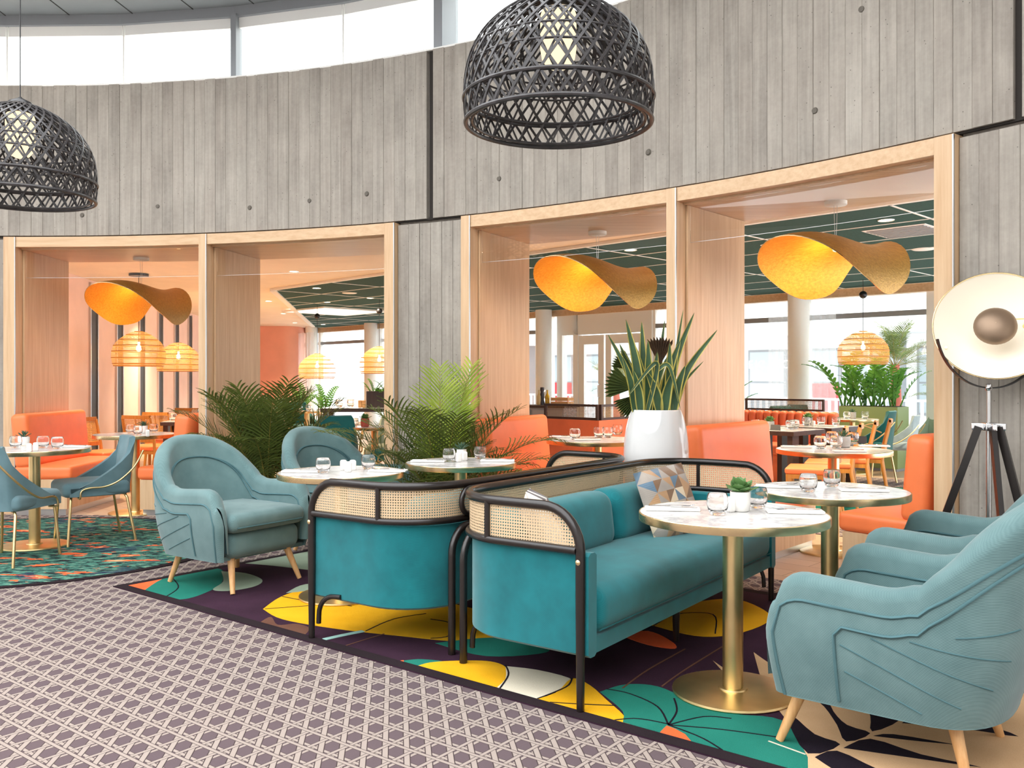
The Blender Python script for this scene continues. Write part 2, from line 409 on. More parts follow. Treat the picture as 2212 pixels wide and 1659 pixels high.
# ------------------------------------------------------------------ the setting
CC = (-4.81, -.334); R = 9.154; TH = 1.0            # the round hall's concrete wall: centre, inner radius, thickness
ZS, ZT = 2.73, 4.21                                  # underside and top of the concrete band
def W(th, r, z=None):
    a = math.radians(th); p = (CC[0]+r*math.sin(a), CC[1]+r*math.cos(a))
    return p if z is None else p+(z,)
def ring(mb, t0, t1, r0, r1, z0, z1, step=1.0, mi=0):
    n = max(1, int(math.ceil((t1-t0)/step))); rows = []
    for i in range(n+1):
        t = t0+(t1-t0)*i/n
        rows.append([W(t, r0, z0), W(t, r1, z0), W(t, r1, z1), W(t, r0, z1)])
    mb.grid(rows, mi, close=True)
    k = len(mb.v); m = 4*(n+1); b = k-m
    mb.f += [(b, b+3, b+2, b+1), (k-4, k-3, k-2, k-1)]; mb.mi += [mi, mi]
    return mb
PITCH = .7; HW = R*math.tan(math.radians(PITCH/2))
def strip_mesh(z0, z1, gap=.0004, dep=.05):
    mb = MB(); w = HW-gap; e = .0028
    prof = [(-w, R+dep), (-w, R+e), (-w+e, R), (w-e, R), (w, R+e), (w, R+dep)]
    mb.grid([[(x, y, z) for x, y in prof] for z in (z0, z0+.004, z1)])
    mb.add([(x, y, z0) for x, y in prof], [(0, 1, 2, 3, 4, 5)]); mb.add([(x, y, z1) for x, y in prof], [(5, 4, 3, 2, 1, 0)])
    return mb.mesh('concrete_strip', 'board_concrete', 0)
def strips(parent, me, t0, t1, skip=()):
    t = t0+PITCH/2
    while t < t1-PITCH/2+.01:
        if not any(abs(t-s) < PITCH*.5 for s in skip):
            off = random.uniform(-.004, .003)
            o = link('concrete_strip', me, parent); a = math.radians(t)
            o.location = (CC[0]+off*math.sin(a), CC[1]+off*math.cos(a), 0); o.rotation_euler[2] = -a
        t += PITCH
wall = ring(MB(), -8, 66, R+.046, R+TH, ZS+.02, ZT-.005).obj('wall_upper', 'board_concrete'); kind(wall, 'structure')
JOINTS = (26.6, 55.6)
strips(wall, strip_mesh(ZS, ZT), -8, 26.6-.12); strips(wall, strip_mesh(ZS, ZT), 26.6+.12, 55.6-.08); strips(wall, strip_mesh(ZS, ZT), 55.6+.1, 66)
ring(MB(), 26.4, 26.8, R+.025, R+.046, ZS, ZT).obj('joint_recess', 'dark_joint', wall)
ring(MB(), 55.4, 55.8, R+.025, R+.046, ZS, ZT).obj('joint_recess', 'dark_joint', wall)
ring(MB(), -8, 66, R+.02, R+.046, ZS-.012, ZS).obj('joint_recess', 'dark_joint', wall)
hole = MB().lathe([(.022, .004), (.026, 0), (.022, -.003), (.018, .012), (0.0005, .014)], 18, cap1=False).mesh('tie_hole', 'hole_grey')
for th, z in ((3.6, 2.93), (18.6, 2.98), (22.4, 3.0), (30.9, 3.0), (39.6, 3.02), (47.8, 3.06), (49.8, 3.62), (8.5, 3.0), (14.6, 2.95)):
    o = link('tie_hole', hole, wall, W(th, R+.003, z)); o.rotation_euler = (pi/2, 0, -math.radians(th))
# lower concrete: far left, the pier between the openings, and the right side behind the floor lamp
for nm, t0, t1 in (('wall_left_pier', -8, -1.22), ('wall_pier', 24.36, 28.62), ('wall_right', 53.5, 66)):
    b = ring(MB(), t0, t1, R+.066, R+TH, 0, ZS+.01).obj(nm, 'board_concrete'); kind(b, 'structure')
    me = strip_mesh(0, ZS-.035); n = int(round((t1-t0)/PITCH))
    for i in range(n):
        t = t0+(i+.5)*(t1-t0)/n; a = math.radians(t); off = .02+random.uniform(-.003, .003)
        o = link('concrete_strip', me, b); o.location = (CC[0]+off*math.sin(a), CC[1]+off*math.cos(a), 0); o.rotation_euler[2] = -a

# oak portals
POST = [(-1.22, -.45), (11.3, 11.86), (23.66, 24.36), (28.62, 29.24), (40.68, 41.24), (52.73, 53.5)]
BAY = [(-.45, 11.3), (11.86, 23.66), (29.24, 40.68), (41.24, 52.73)]
ZH = 2.615
for i, (t0, t1) in enumerate(BAY):
    e = link('trim_%d' % (i+1), None, None, W((t0+t1)/2, R, 0)); kind(e, 'structure'); e.empty_display_size = .1
    inv = Matrix.Translation(-Vector(W((t0+t1)/2, R, 0)))
    def part(name, mb, m, sm=0): return mb.xf(inv).obj(name, m, e, sm)
    side = [p for p in POST if abs(p[1]-t0) < .01 or (abs(p[0]-t1) < .01 and i in (1, 3))]
    for a, b in side:
        part('post', ring(MB(), a+.02, b-.02, R-.035, R+TH+.02, 0, ZS-.016, .3), 'oak_panel')
        part('edge_strip', ring(MB(), b-.05, b+.0, R-.045, R-.033, 0, ZS-.02, .05), 'steel')
    part('header', ring(MB(), t0, t1, R-.03, R+.06, ZH, ZS-.016), 'oak_panel_x')
    part('soffit_panel', ring(MB(), t0, t1, R+.062, R+TH+.02, ZH-.012, ZS-.016), 'oak_panel_x')
    part('jamb_panel', ring(MB(), t0+.0, t0+.10, R+.1, R+TH, 0, ZH-.014, .05), 'oak_panel')
    part('jamb_panel', ring(MB(), t1-.10, t1-.0, R+.1, R+TH, 0, ZH-.014, .05), 'oak_panel')
    part('glass_pane', ring(MB(), t0+.11, t1-.11, R+.13, R+.136, 2.33, ZH-.013), 'transom_glass', 30)
    part('glass_bead', ring(MB(), t0+.11, t1-.11, R+.1305, R+.1355, 2.3275, 2.33), 'steel')

# clerestory above the band
FV = [-9, -2, 5.3, 12.7, 19.8, 26.8, 34, 41, 48, 55, 62, 69]
RW = R+.28
for i in range(len(FV)-1):
    a, b = FV[i], FV[i+1]; wn = link('window_%d' % (i+1), None, None, W((a+b)/2, RW, ZT)); kind(wn, 'structure')
    inv = Matrix.Translation(-Vector(W((a+b)/2, RW, ZT)))
    def bar(name, ta, tb, r0, r1, z0, z1, m):
        p = [W(ta, r0), W(tb, r0), W(tb, r1), W(ta, r1)]; MB().prism(p, z0, z1).xf(inv).obj(name, m, wn, 0)
    bar('window_head', a, b, RW-.04, RW+.06, 4.90, 5.0, 'grey_paint')
    bar('blind_box', a+.1, b-.1, RW-.0, RW+.04, 4.80, 4.90, 'white_paint')
    bar('window_pane', a, b, RW+.018, RW+.022, ZT, 4.90, 'window_glass')
    if FV[i] in (12.7,): bar('mullion', a-.18, a+.18, RW-.06, RW+.06, ZT-.2, 4.92, 'grey_paint')
    elif FV[i] in (26.8, 41): bar('mullion', a-.28, a+.28, RW-.22, RW+.06, ZT-.01, 5.0, 'grey_paint')
    else: bar('mullion', a-.05, a+.05, RW+.0, RW+.03, ZT, 4.9, 'white_paint')
ring(MB(), -8, 66, R+.0, R+TH, ZT-.004, ZT+.012).obj('sill_ledge', 'white_paint', wall)

# floors and ceilings
def sector(t0, t1, r0, r1, n=60):
    return [W(t0+(t1-t0)*i/n, r1) for i in range(n+1)]+([W(t1-(t1-t0)*i/n, r0) for i in range(n+1)] if r0 > 0 else [])
fl = MB().prism([W(-6*i, R-.14) for i in range(60)], -.06, 0).obj('floor', 'cane_carpet', None, 0); kind(fl, 'structure')
FA, FN = Vector((.7025, -.7117)), Vector((.7117, .7025)); FO = Vector((-6.0, 25.6))       # street facade: direction, outward normal, left end
def FP(s, d=0., z=None):
    p = FO+FA*s+FN*d; return (p.x, p.y) if z is None else (p.x, p.y, z)
fr = MB().prism([W(-12+80*i/60, R-.14) for i in range(61)]+[FP(21.5), FP(-2.), (-9, 27), (-9, 8.6)], -.06, -.001).obj('floor_restaurant', 'floor_tile', None, 0); kind(fr, 'structure')
ce = ring(MB(), -60, 300, R-2.0, R+.35, 5.0, 5.1, 2.0).obj('ceiling', 'ceiling_metal', None, 0); kind(ce, 'structure')
wh = ring(MB(), 66, 352, R, R+.25, 0, 5.0, 2.0).obj('wall_hall', 'white_paint', None, 30); kind(wh, 'structure')
for k in range(26): ring(MB(), -34+k*4, -33.94+k*4, R-2.0, R+.3, 4.996, 5.0).obj('panel_joint', 'dark_joint', ce, 0)
for q in (.5, 1.1): ring(MB(), -34, 70, R-q, R-q+.012, 4.996, 5.0).obj('panel_joint', 'dark_joint', ce, 0)
CZ = 2.78
cr = MB().prism([W(-12+80*i/60, R+TH-.05) for i in range(61)]+[FP(21.5), FP(-2.), (-9, 27), (-9, 9.6)], CZ, CZ+.1).obj('ceiling_restaurant', 'cream_plaster', None, 0); kind(cr, 'structure')
# green acoustic tiles in a white grid
GO = Vector((-3.85, 14.4)); GL = Vector((-1.5, 9.6)).normalized()
def clip(poly, p, nrm):
    out = []
    for i in range(len(poly)):
        a, b = Vector(poly[i]), Vector(poly[(i+1) % len(poly)]); da, db = (a-p).dot(nrm), (b-p).dot(nrm)
        if da >= 0: out.append(tuple(a))
        if da*db < 0: out.append(tuple(a+(b-a)*(da/(da-db))))
    return out
LN = Vector((GL.y, -GL.x))
ROWH, COLW = .9, 1.65
for r_ in range(7):
    for c_ in range(-6, 9):
        p0 = GO+FN*(r_*ROWH)+FA*(c_*COLW)
        q = [p0+FN*.012+FA*.012, p0+FA*(COLW-.012)+FN*.012, p0+FA*(COLW-.012)+FN*(ROWH-.012), p0+FA*.012+FN*(ROWH-.012)]
        q = clip([tuple(v) for v in q], GO+FA*.05, LN)
        if len(q) > 2: MB().prism(q, CZ-.03, CZ-.004).obj('ceiling_tile', 'green_felt', cr, 0)
for r_ in range(8):
    p = GO+FN*(r_*ROWH); st = min(0, -10.5*r_/7) if r_ else 0
    t = (FN*(r_*ROWH)).dot(LN); st = -t/FA.dot(LN)
    a, b = p+FA*st, p+FA*14.6; h = FN*(.028 if r_ in (0, 7) else .011)
    MB().prism([tuple(a-h), tuple(b-h), tuple(b+h), tuple(a+h)], CZ-.034, CZ-.002).obj('grid_bar', 'white_paint', cr, 0)
for c_ in range(-5, 10):
    a = GO+FA*(c_*COLW); b = a+FN*(7*ROWH)
    if (a-GO).dot(LN) < 0:
        k = -(a-GO).dot(LN)/FN.dot(LN); a = a+FN*k
        if k > 6.2: continue
    h = FA*.011; MB().prism([tuple(a-h), tuple(a+h), tuple(b+h), tuple(b-h)], CZ-.034, CZ-.003).obj('grid_bar', 'white_paint', cr, 0)
a, b = GO, GO+GL*9.8; h = Vector((GL.y, -GL.x))*.05
MB().prism([tuple(a-h), tuple(a+h), tuple(b+h), tuple(b-h)], CZ-.05, CZ-.001).obj('grid_bar', 'white_paint', cr, 0)

# side and end walls of the restaurant
A0, A1 = Vector((-5.62, 8.8)), Vector((-7.32, 21.2)); d = (A1-A0).normalized(); nn = Vector((d.y, -d.x))
def alongwall(p): return A0+d*p
ln = (A1-A0).length
wl = MB().prism([tuple(A0), tuple(A1), tuple(A1-nn*.2), tuple(A0-nn*.2)], 0, CZ).obj('wall_left', 'pink_plaster', None, 0); kind(wl, 'structure')
for k, Y in enumerate((13.29, 14.56, 15.87, 17.15, 18.45, 19.7, 20.85)):
    p = (Y-8.8)/d.y; a, b = alongwall(p-.15), alongwall(p+.15)
    fr_ = MB().prism([tuple(a), tuple(b), tuple(b+nn*.012), tuple(a+nn*.012)], .12, 2.72).obj('dark_slot', 'dark_strip', wl, 0)
    for a2, b2 in ((a-d*.03, a), (b, b+d*.03)):
        MB().prism([tuple(a2), tuple(b2), tuple(b2+nn*.03), tuple(a2+nn*.03)], .12, 2.74).obj('slot_trim', 'steel', fr_, 0)
wf = MB()
wp = [(-7.4, 21.0), (-7.1, 24.6)]+[(-6.2+.35*math.sin(t*pi/12)+.0, 25.0-.0+.35*(1-math.cos(t*pi/12))-.35) for t in range(7)]+[(-6.0, 26.4), (-7.6, 26.4)]
wf.prism([(-7.5, 21.0), (-7.35, 24.55), (-6.3, 24.55)]+[(-6.3+.4*math.sin(math.radians(q*15)), 24.95-.4*math.cos(math.radians(q*15))) for q in range(1, 7)]+[(-5.9, 25.6), (-7.9, 25.6)], 0, CZ).obj('wall_end', 'coral_plaster', None, 30)
kind(bpy.data.objects['wall_end'], 'structure')

# street facade: columns, window bays, double door
wfn = [0]
def fs(px):
    k = (px-1106)/1930; return (k*FO.y-FO.x)/(FA.x-k*FA.y)
fac = link('wall_facade', None, None, FP(0, 0, 0)); kind(fac, 'structure')
finv = Matrix.Translation(-Vector(FP(0, 0, 0)))
def fbar(name, s0, s1, d0, d1, z0, z1, m, parent=fac, inv=finv):
    return MB().prism([FP(s0, d0), FP(s1, d0), FP(s1, d1), FP(s0, d1)], z0, z1).xf(inv).obj(name, m, parent, 0)
fbar('fascia', -1, 21, -.05, .15, 2.62, CZ, 'oak_panel_x'); fbar('plinth', -1, 21, .0, .2, 0, .12, 'grey_paint')
for px in (690, 818, 1192, 1741, 2180):
    s = fs(px); MB().lathe([(.17, 0), (.17, CZ)], 24, FP(s, -.25, 0)).xf(finv).obj('column', 'white_paint', fac, 40)
wins = [(600, 690), (690, 818), (818, 1000), (1000, 1192), (1410, 1575), (1575, 1741), (1741, 2010), (2010, 2180)]
for j, (a, b) in enumerate(wins):
    s0, s1 = fs(a), fs(b); o = link('window_%d' % (20+j), None, None, FP((s0+s1)/2, 0, 0)); kind(o, 'structure'); iv = Matrix.Translation(-Vector(FP((s0+s1)/2, 0, 0)))
    fbar('frame', s0, s0+.06, 0, .09, .12, 2.62, 'white_paint', o, iv); fbar('frame', s1-.06, s1, 0, .09, .12, 2.62, 'white_paint', o, iv)
    fbar('transom', s0+.06, s1-.06, 0, .09, 2.28, 2.36, 'grey_paint', o, iv); fbar('rail', s0+.06, s1-.06, 0, .09, .12, .2, 'white_paint', o, iv)
    fbar('pane', s0+.06, s1-.06, .04, .046, .2, 2.28, 'window_glass', o, iv); fbar('pane', s0+.06, s1-.06, .04, .046, 2.36, 2.62, 'window_glass', o, iv)
dr = link('door_1', None, None, FP(fs(1305), 0, 0)); kind(dr, 'structure'); iv = Matrix.Translation(-Vector(FP(fs(1305), 0, 0)))
for a, b in ((1205, 1216), (1240, 1250), (1392, 1410)): fbar('door_post', fs(a), fs(b), -.03, .12, 0, 2.62, 'white_paint', dr, iv)
fbar('door_head', fs(1216), fs(1392), -.03, .12, 2.22, 2.62, 'white_paint', dr, iv); fbar('pane', fs(1216), fs(1240), .03, .04, .1, 2.22, 'window_glass', dr, iv)
for a, b in ((1250, 1304), (1308, 1392)):
    s0, s1 = fs(a), fs(b); w_ = .14
    lf = fbar('door_leaf', s0, s0+w_, 0, .07, .02, 2.2, 'white_paint', dr, iv)
    fbar('stile', s1-w_, s1, 0, .07, .02, 2.2, 'white_paint', dr, iv); fbar('rail', s0+w_, s1-w_, 0, .07, 2.02, 2.2, 'white_paint', dr, iv); fbar('rail', s0+w_, s1-w_, 0, .07, .02, .35, 'white_paint', dr, iv)
    fbar('pane', s0+w_, s1-w_, .03, .04, .35, 2.02, 'window_glass', dr, iv)
sh = fs(1296); MB().tube([FP(sh, -.01, .95), FP(sh, -.06, .97), FP(sh, -.06, 1.2), FP(sh, -.01, 1.22)], .012, 8).xf(iv).obj('door_handle', 'steel', dr)
# printed white letters on the glass
def lettering(txt, px, z, h):
    cu = bpy.data.curves.new('t', 'FONT'); cu.body = txt; cu.size = h; cu.extrude = .002
    ob = bpy.data.objects.new('t', cu); COL.objects.link(ob)
    me = bpy.data.meshes.new_from_object(ob.evaluated_get(bpy.context.evaluated_depsgraph_get())); bpy.data.objects.remove(ob)
    me.materials.clear(); me.materials.append(MATS['frosted_white'])
    o = link('glass_lettering', me, fac); p = Vector(FP(fs(px), .03, z))-Vector(FP(0, 0, 0)); o.location = p
    o.rotation_euler = (pi/2, 0, math.atan2(FA.y, FA.x))
lettering('PE', 1603, 1.5, .2); lettering('IC', 1629, 1.5, .2); lettering('OD', 1687, 1.5, .2)
# ------------------------------------------------------------------ rugs
def G(px, py):
    Y = 1.31*1930/(py-820); return ((px-1106)/1930*Y, Y)
RO = Vector((-2.521, 5.644)); E1 = Vector((.7835, -.6215)).normalized(); E2 = Vector((.6215, .7835)).normalized()
def RP(a, b): p = RO+E1*a+E2*b; return (p.x, p.y)
rug = tag(MB().prism([RP(0, 0), RP(5.0, 0), RP(5.0, 2.42), RP(0, 2.42)], 0.0005, .006).obj('leaf_rug', 'pile_plum', None, 0),
          'plum rug with yellow, green and beige leaf shapes under the teal sofas', 'rug')
for q in ([RP(0, 0), RP(5.0, 0), RP(5.0, .07), RP(0, .07)], [RP(0, 2.35), RP(5.0, 2.35), RP(5.0, 2.42), RP(0, 2.42)], [RP(0, .07), RP(.06, .07), RP(.06, 2.35), RP(0, 2.35)]):
    MB().prism(q, .0055, .0064).obj('border', 'pile_border', rug, 0)
_z = [.0064]
def motif(pts, m, sm=5, name='leaf_motif'):
    """a tufted colour field; pts on the floor (pixel pairs of the flat rug, or world pairs)"""
    p = [G(*q) if q[1] > 600 else q for q in pts]
    if sm:
        p = [tuple(v[:2]) for v in smoothpath([(x, y, 0) for x, y in p+[p[0]]], sm)][:-1]
    p = clip(clip(clip(p, Vector(RP(0, .07)), E2), Vector(RP(.06, 0)), E1), Vector(RP(0, 2.35)), -E2)
    p = clip(p, Vector(RP(5.0, 0)), -E1) if len(p) > 2 else p
    if len(p) < 3: return
    _z[0] += .00004; MB().prism(p, .0058, _z[0]).obj(name, m, rug, 0)
def vein(pts, m='pile_black', wd=.0075):
    p = smoothpath([G(*q)+(0,) if q[1] > 600 else tuple(q)+(0,) for q in pts], 5); L_, R_ = [], []
    for i, c in enumerate(p):
        t = (p[min(i+1, len(p)-1)]-p[max(i-1, 0)]).normalized(); nrm = Vector((-t.y, t.x, 0))*wd/2; L_.append((c+nrm)[:2]); R_.append((c-nrm)[:2])
    q = clip(clip([tuple(a) for a in L_+R_[::-1]], Vector(RP(0, .07)), E2), Vector(RP(0, 2.35)), -E2)
    if len(q) > 2: MB().prism(q, .0058, .0080).obj('vein', m, rug, 0)
motif([(262, 1268), (345, 1253), (352, 1262), (318, 1283), (305, 1282)], 'pile_orange')
motif([(300, 1286), (352, 1252), (420, 1232), (478, 1232), (478, 1262), (445, 1282), (400, 1296), (345, 1296)], 'pile_green')
motif([(478, 1236), (530, 1240), (566, 1254), (552, 1268), (500, 1278), (460, 1276), (482, 1258)], 'pile_sage')
motif([(520, 1218), (600, 1196), (690, 1190), (760, 1200), (760, 1235), (680, 1234), (590, 1224)], 'pile_sage')
motif([(568, 1318), (600, 1295), (640, 1280), (720, 1268), (820, 1275), (950, 1300), (1060, 1330), (1080, 1372), (1000, 1388), (860, 1376), (720, 1360), (610, 1340)], 'pile_yellow')
motif([(618, 1283), (660, 1264), (740, 1262), (700, 1272), (650, 1280)], 'pile_sage')
motif([(560, 1348), (585, 1335), (600, 1352), (640, 1350), (668, 1360), (640, 1378)], 'pile_brown')
motif([(940, 1392), (1060, 1380), (1160, 1392), (1180, 1412), (1050, 1420)], 'pile_green')
motif([(842, 1433), (872, 1429), (874, 1442)], 'pile_orange', 0)
motif([(872, 1430), (910, 1427), (960, 1434), (890, 1452), (876, 1446)], 'pile_green')
motif([(890, 1446), (930, 1434), (1000, 1430), (1060, 1432), (1092, 1444), (1094, 1466), (1075, 1497), (1020, 1485)], 'pile_yellow')
motif([(1092, 1442), (1160, 1450), (1230, 1468), (1226, 1482), (1190, 1500), (1140, 1516), (1072, 1497), (1092, 1470)], 'pile_cream', 3)
motif([(1140, 1518), (1200, 1500), (1236, 1468), (1275, 1484), (1310, 1515), (1350, 1552), (1362, 1585), (1290, 1566)], 'pile_yellow', 3)
motif([(1296, 1498), (1350, 1482), (1420, 1486), (1500, 1520), (1580, 1545), (1690, 1560), (1790, 1640), (1700, 1668), (1560, 1640), (1362, 1586), (1345, 1540)], 'pile_green')
motif([(1440, 1571), (1480, 1590), (1506, 1628), (1470, 1618), (1418, 1602)], 'pile_orange', 2)
motif([(1330, 1372), (1400, 1366), (1450, 1388), (1458, 1404), (1400, 1396)], 'pile_orange')
motif([(1380, 1345), (1470, 1310), (1580, 1296), (1650, 1320), (1660, 1345), (1590, 1372), (1500, 1376)], 'pile_yellow')
# beige palm-leaf field with dark slits at the right
motif([(1540, 1430), (1585, 1462), (1560, 1452)], 'pile_beige', 0)
motif([(1628, 1412), (1690, 1450), (1800, 1470), (2212, 1500), (2420, 1600), (2420, 1900), (1800, 1760), (1745, 1640), (1700, 1560), (1655, 1500)], 'pile_beige', 3)
for q in ([(1704, 1568), (1712, 1550), (1760, 1590), (1815, 1612), (1745, 1632)], [(1748, 1505), (1780, 1500), (1800, 1540), (1830, 1570), (1880, 1588), (1828, 1606), (1808, 1570), (1780, 1530)],
          [(1856, 1510), (1878, 1518), (1905, 1545), (1942, 1560), (1884, 1584), (1880, 1550)], [(1940, 1530), (2000, 1540), (1950, 1556)],
          [(1886, 1594), (1930, 1590), (2060, 1612), (2080, 1614), (1990, 1606)], [(1948, 1566), (1995, 1545), (2100, 1562), (2200, 1595), (2080, 1578)],
          [(1822, 1620), (1880, 1600), (1990, 1634), (2120, 1662), (1960, 1640)], [(1760, 1640), (1808, 1626), (1900, 1668), (2000, 1700), (1850, 1690)]):
    motif(q, 'pile_black', 3, 'leaf_slit')
for q in ([(572, 1318), (640, 1313), (680, 1310)], [(790, 1366), (850, 1340), (920, 1328)], [(930, 1340), (975, 1350), (970, 1376), (930, 1382)], [(610, 1291), (660, 1300), (760, 1312)],
          [(1444, 1570), (1420, 1530), (1360, 1502), (1310, 1492)], [(1444, 1570), (1462, 1540), (1456, 1512)], [(1444, 1570), (1520, 1552), (1580, 1556)], [(1444, 1570), (1560, 1580), (1690, 1598)],
          [(1444, 1570), (1520, 1600), (1590, 1645)], [(1290, 1565), (1370, 1556), (1444, 1568)], [(1150, 1518), (1240, 1524), (1330, 1528)], [(350, 1296), (385, 1272), (372, 1250)],
          [(1400, 1362), (1460, 1330), (1540, 1330), (1545, 1372)], [(1092, 1440), (1098, 1462), (1075, 1497)], [(1236, 1468), (1222, 1488), (1150, 1517)]): vein(q)
vein([(700, 1384), (745, 1374), (785, 1366)], 'pile_aqua', .035); vein([(740, 1400), (790, 1384), (830, 1372)], 'pile_brown'); vein([(1660, 1605), (1740, 1634)], 'pile_cream'); vein([(905, 1443), (970, 1462), (1000, 1478)], 'pile_green')
vein([(1345, 1490), (1400, 1450), (1480, 1405)], 'pile_brown', .008); vein([(1430, 1486), (1480, 1450), (1560, 1400)], 'pile_brown', .008)

rr = MB(); rc = (-3.98, 6.95); rad = (1.75, 1.52)
def ell(k): return [(rc[0]+rad[0]*k*math.cos(2*pi*i/72), rc[1]+rad[1]*k*math.sin(2*pi*i/72)) for i in range(72)]
ro = tag(MB().prism(ell(1), .0005, .007).obj('round_rug', 'pile_border', None, 0), 'round dark green and orange flecked rug under the left bistro table', 'rug')
MB().prism(ell(.965), .0065, .0085).obj('pile_field', 'round_rug_pile', ro, 0)

# ------------------------------------------------------------------ sofas with cane backs
L, D = 2.16, .72
def uplan(off=0., y0=0., n=10, rc_=.32):
    r = rc_-off
    p = [(off, y0+(D-rc_-y0)*i/6) for i in range(7)]
    p += [(rc_-r*math.cos(math.radians(a)), D-rc_+r*math.sin(math.radians(a))) for a in [90*i/n for i in range(1, n+1)]]
    p += [(rc_+(L-2*rc_)*i/12, D-off) for i in range(1, 13)]
    p += [(L-rc_+r*math.sin(math.radians(a)), D-rc_+r*math.cos(math.radians(a))) for a in [90*i/n for i in range(1, n+1)]]
    p += [(L-off, D-rc_-(D-rc_-y0)*i/6) for i in range(1, 7)]
    return p
def make_sofa(label, loc, rz):
    t = thing('cane_back_sofa', label, 'sofa', loc, rz, 'teal cane-backed sofas standing back to back')
    ZR, ZL = .795, .628
    top = [(0, 0, z) for z in (0, .15, .3, .45, ZR-.17)]+[(0, .17-.17*math.cos(math.radians(a)), ZR-.17+.17*math.sin(math.radians(a))) for a in range(10, 91, 10)]
    top += [(x, y, ZR) for x, y in uplan(0, .22)]
    top += [(L-x, y, z) for x, y, z in top[4:13][::-1]]+[(L, 0, z) for z in (.45, .3, .15, 0)]
    rr_ = [.0155+.0045*min(1, p[2]/.4) for p in top]
    MB().tube(top, rr_, 12).obj('top_rail', 'black_lacquer', t, 60)
    MB().tube([(x, y, ZL) for x, y in uplan(-.004, .015)], .0165, 10).obj('lower_rail', 'black_lacquer', t, 60)
    # cane web between the rails
    pl = uplan(.0, .02); rows = [[], []]; uv = [[], []]; acc = 0
    for i, (x, y) in enumerate(pl):
        if i: acc += math.hypot(x-pl[i-1][0], y-pl[i-1][1])
        zt = ZR-.012
        if y < .17 and (x < .01 or x > L-.01): zt = ZR-.17+math.sqrt(max(0, .17**2-(.17-y)**2))-.008
        for k, z in ((0, ZL+.01), (1, max(zt, ZL+.012))): rows[k].append((x, y, z)); uv[k].append((acc, z))
    MB().grid(rows, 0, uv).obj('cane_panel', 'cane_web', t, 30)
    for x in (0, L): MB().tube([(x, .46, ZL), (x, .46, ZR)], .013, 10).obj('upright', 'black_lacquer', t)
    # rear arch legs and the loop on the back
    x0, x1, yb, zt = .2, L-.2, D+.03, .60
    arch = [(x0, yb, z) for z in (0, .2, zt-.13)]+arc((x0+.13, yb, zt-.13), .13, 180, 90, 8, 'xz')+arc((x1-.13, yb, zt-.13), .13, 90, 0, 8, 'xz')+[(x1, yb, z) for z in (zt-.13, .2, 0)]
    MB().tube(arch, .0185, 10).obj('rear_leg', 'black_lacquer', t, 60)
    zc, rl = (ZR+ZL)/2, (ZR-ZL)/2-.022
    lp = arc((x0+.14, D+.026, zc), rl, 270, 90, 10, 'xz'); lp = lp+arc((x1-.14, D+.026, zc), rl, 90, -90, 10, 'xz')
    MB().tube(lp, .014, 10, True).obj('back_loop', 'black_lacquer', t, 60)
    for x in (0, L):
        s = 1 if x == 0 else -1
        bx0, by0, sy = (x+s*.01, .03, 1) if x else (.21, .715, -1)
        MB().tube([(bx0, by0+sy*.01, .075), (bx0, by0+sy*.012, .12)]+[(bx0, by0+sy*(.13-.118*math.cos(math.radians(a))), .12+.105*math.sin(math.radians(a))) for a in range(10, 91, 16)]+[(bx0, by0+sy*.17, .228)], .0125, 8).obj('leg_brace', 'black_lacquer', t, 60)
        b = MB().lathe([(.0, 0), (.009, 0), (.011, .003), (.007, .006), (.0, .007)], 14, cap0=False, cap1=False); b.xf(Matrix.Translation((x-s*.018, 0, .585)) @ Matrix.Rotation(-s*pi/2, 4, 'Y')); b.obj('brass_bolt', 'brass', t)
    MB().tube([(L/2, .1, 0), (L/2, .1, .21)], [.014, .022], 10).obj('middle_leg', 'black_lacquer', t)
    MB().tube([(L/2, .6, 0), (L/2, .6, .21)], [.014, .022], 10).obj('middle_leg', 'black_lacquer', t)
    # upholstered shell
    def shell(o0, o1, z0, z1, y0):
        A, B = uplan(o0, y0), uplan(o1, y0); rows = []
        for a, b in zip(A, B):
            m_ = ((a[0]+b[0])/2, (a[1]+b[1])/2); q = lambda p, k: (m_[0]+(p[0]-m_[0])*k, m_[1]+(p[1]-m_[1])*k)
            rows.append([q(a, .5)+(z0,), a+(z0+.012,), a+(z1-.012,), q(a, .5)+(z1,), q(b, .5)+(z1,), b+(z1-.012,), b+(z0+.012,), q(b, .5)+(z0,)])
        mb = MB().grid(rows, close=True); mb.add(rows[0], [tuple(range(8))]); mb.add(rows[-1], [tuple(range(7, -1, -1))]); return mb
    shell(.012, .075, .205, .617, -.03).obj('shell', 'teal_fabric', t, 50)
    inn = uplan(.07, -.02); MB().prism(inn, .21, .275).obj('seat_base', 'teal_fabric', t, 30)
    seat = MB().rbox(L/2, .235, .366, L/2-.08, .275, .098, .075, 6, .012).obj('seat_cushion', 'teal_fabric', t, 60)
    for i, (a, b) in enumerate(((.17, L/2-.004), (L/2+.004, L-.17))):
        mb = MB().rbox(0, 0, 0, (b-a)/2, .115, .15, .085, 6); mb.xf(Matrix.Translation(((a+b)/2, .535, .575)) @ Matrix.Rotation(-.12, 4, 'X'))
        mb.obj('back_cushion', 'teal_fabric', t, 60)
    MB().tube([(L/2-L/2+.09, -.035, .3), (L-.09, -.035, .3)], .003, 6).obj('seam', 'teal_piping', seat)
    return t
UA = math.atan2(.813, .583)
make_sofa('teal cane-backed sofa in front, holding two patterned cushions', (.269, 3.512, 0.0081), UA)
make_sofa('teal cane-backed sofa whose rear faces left of the front sofa', (.247, 6.271, 0.0081), UA+pi)
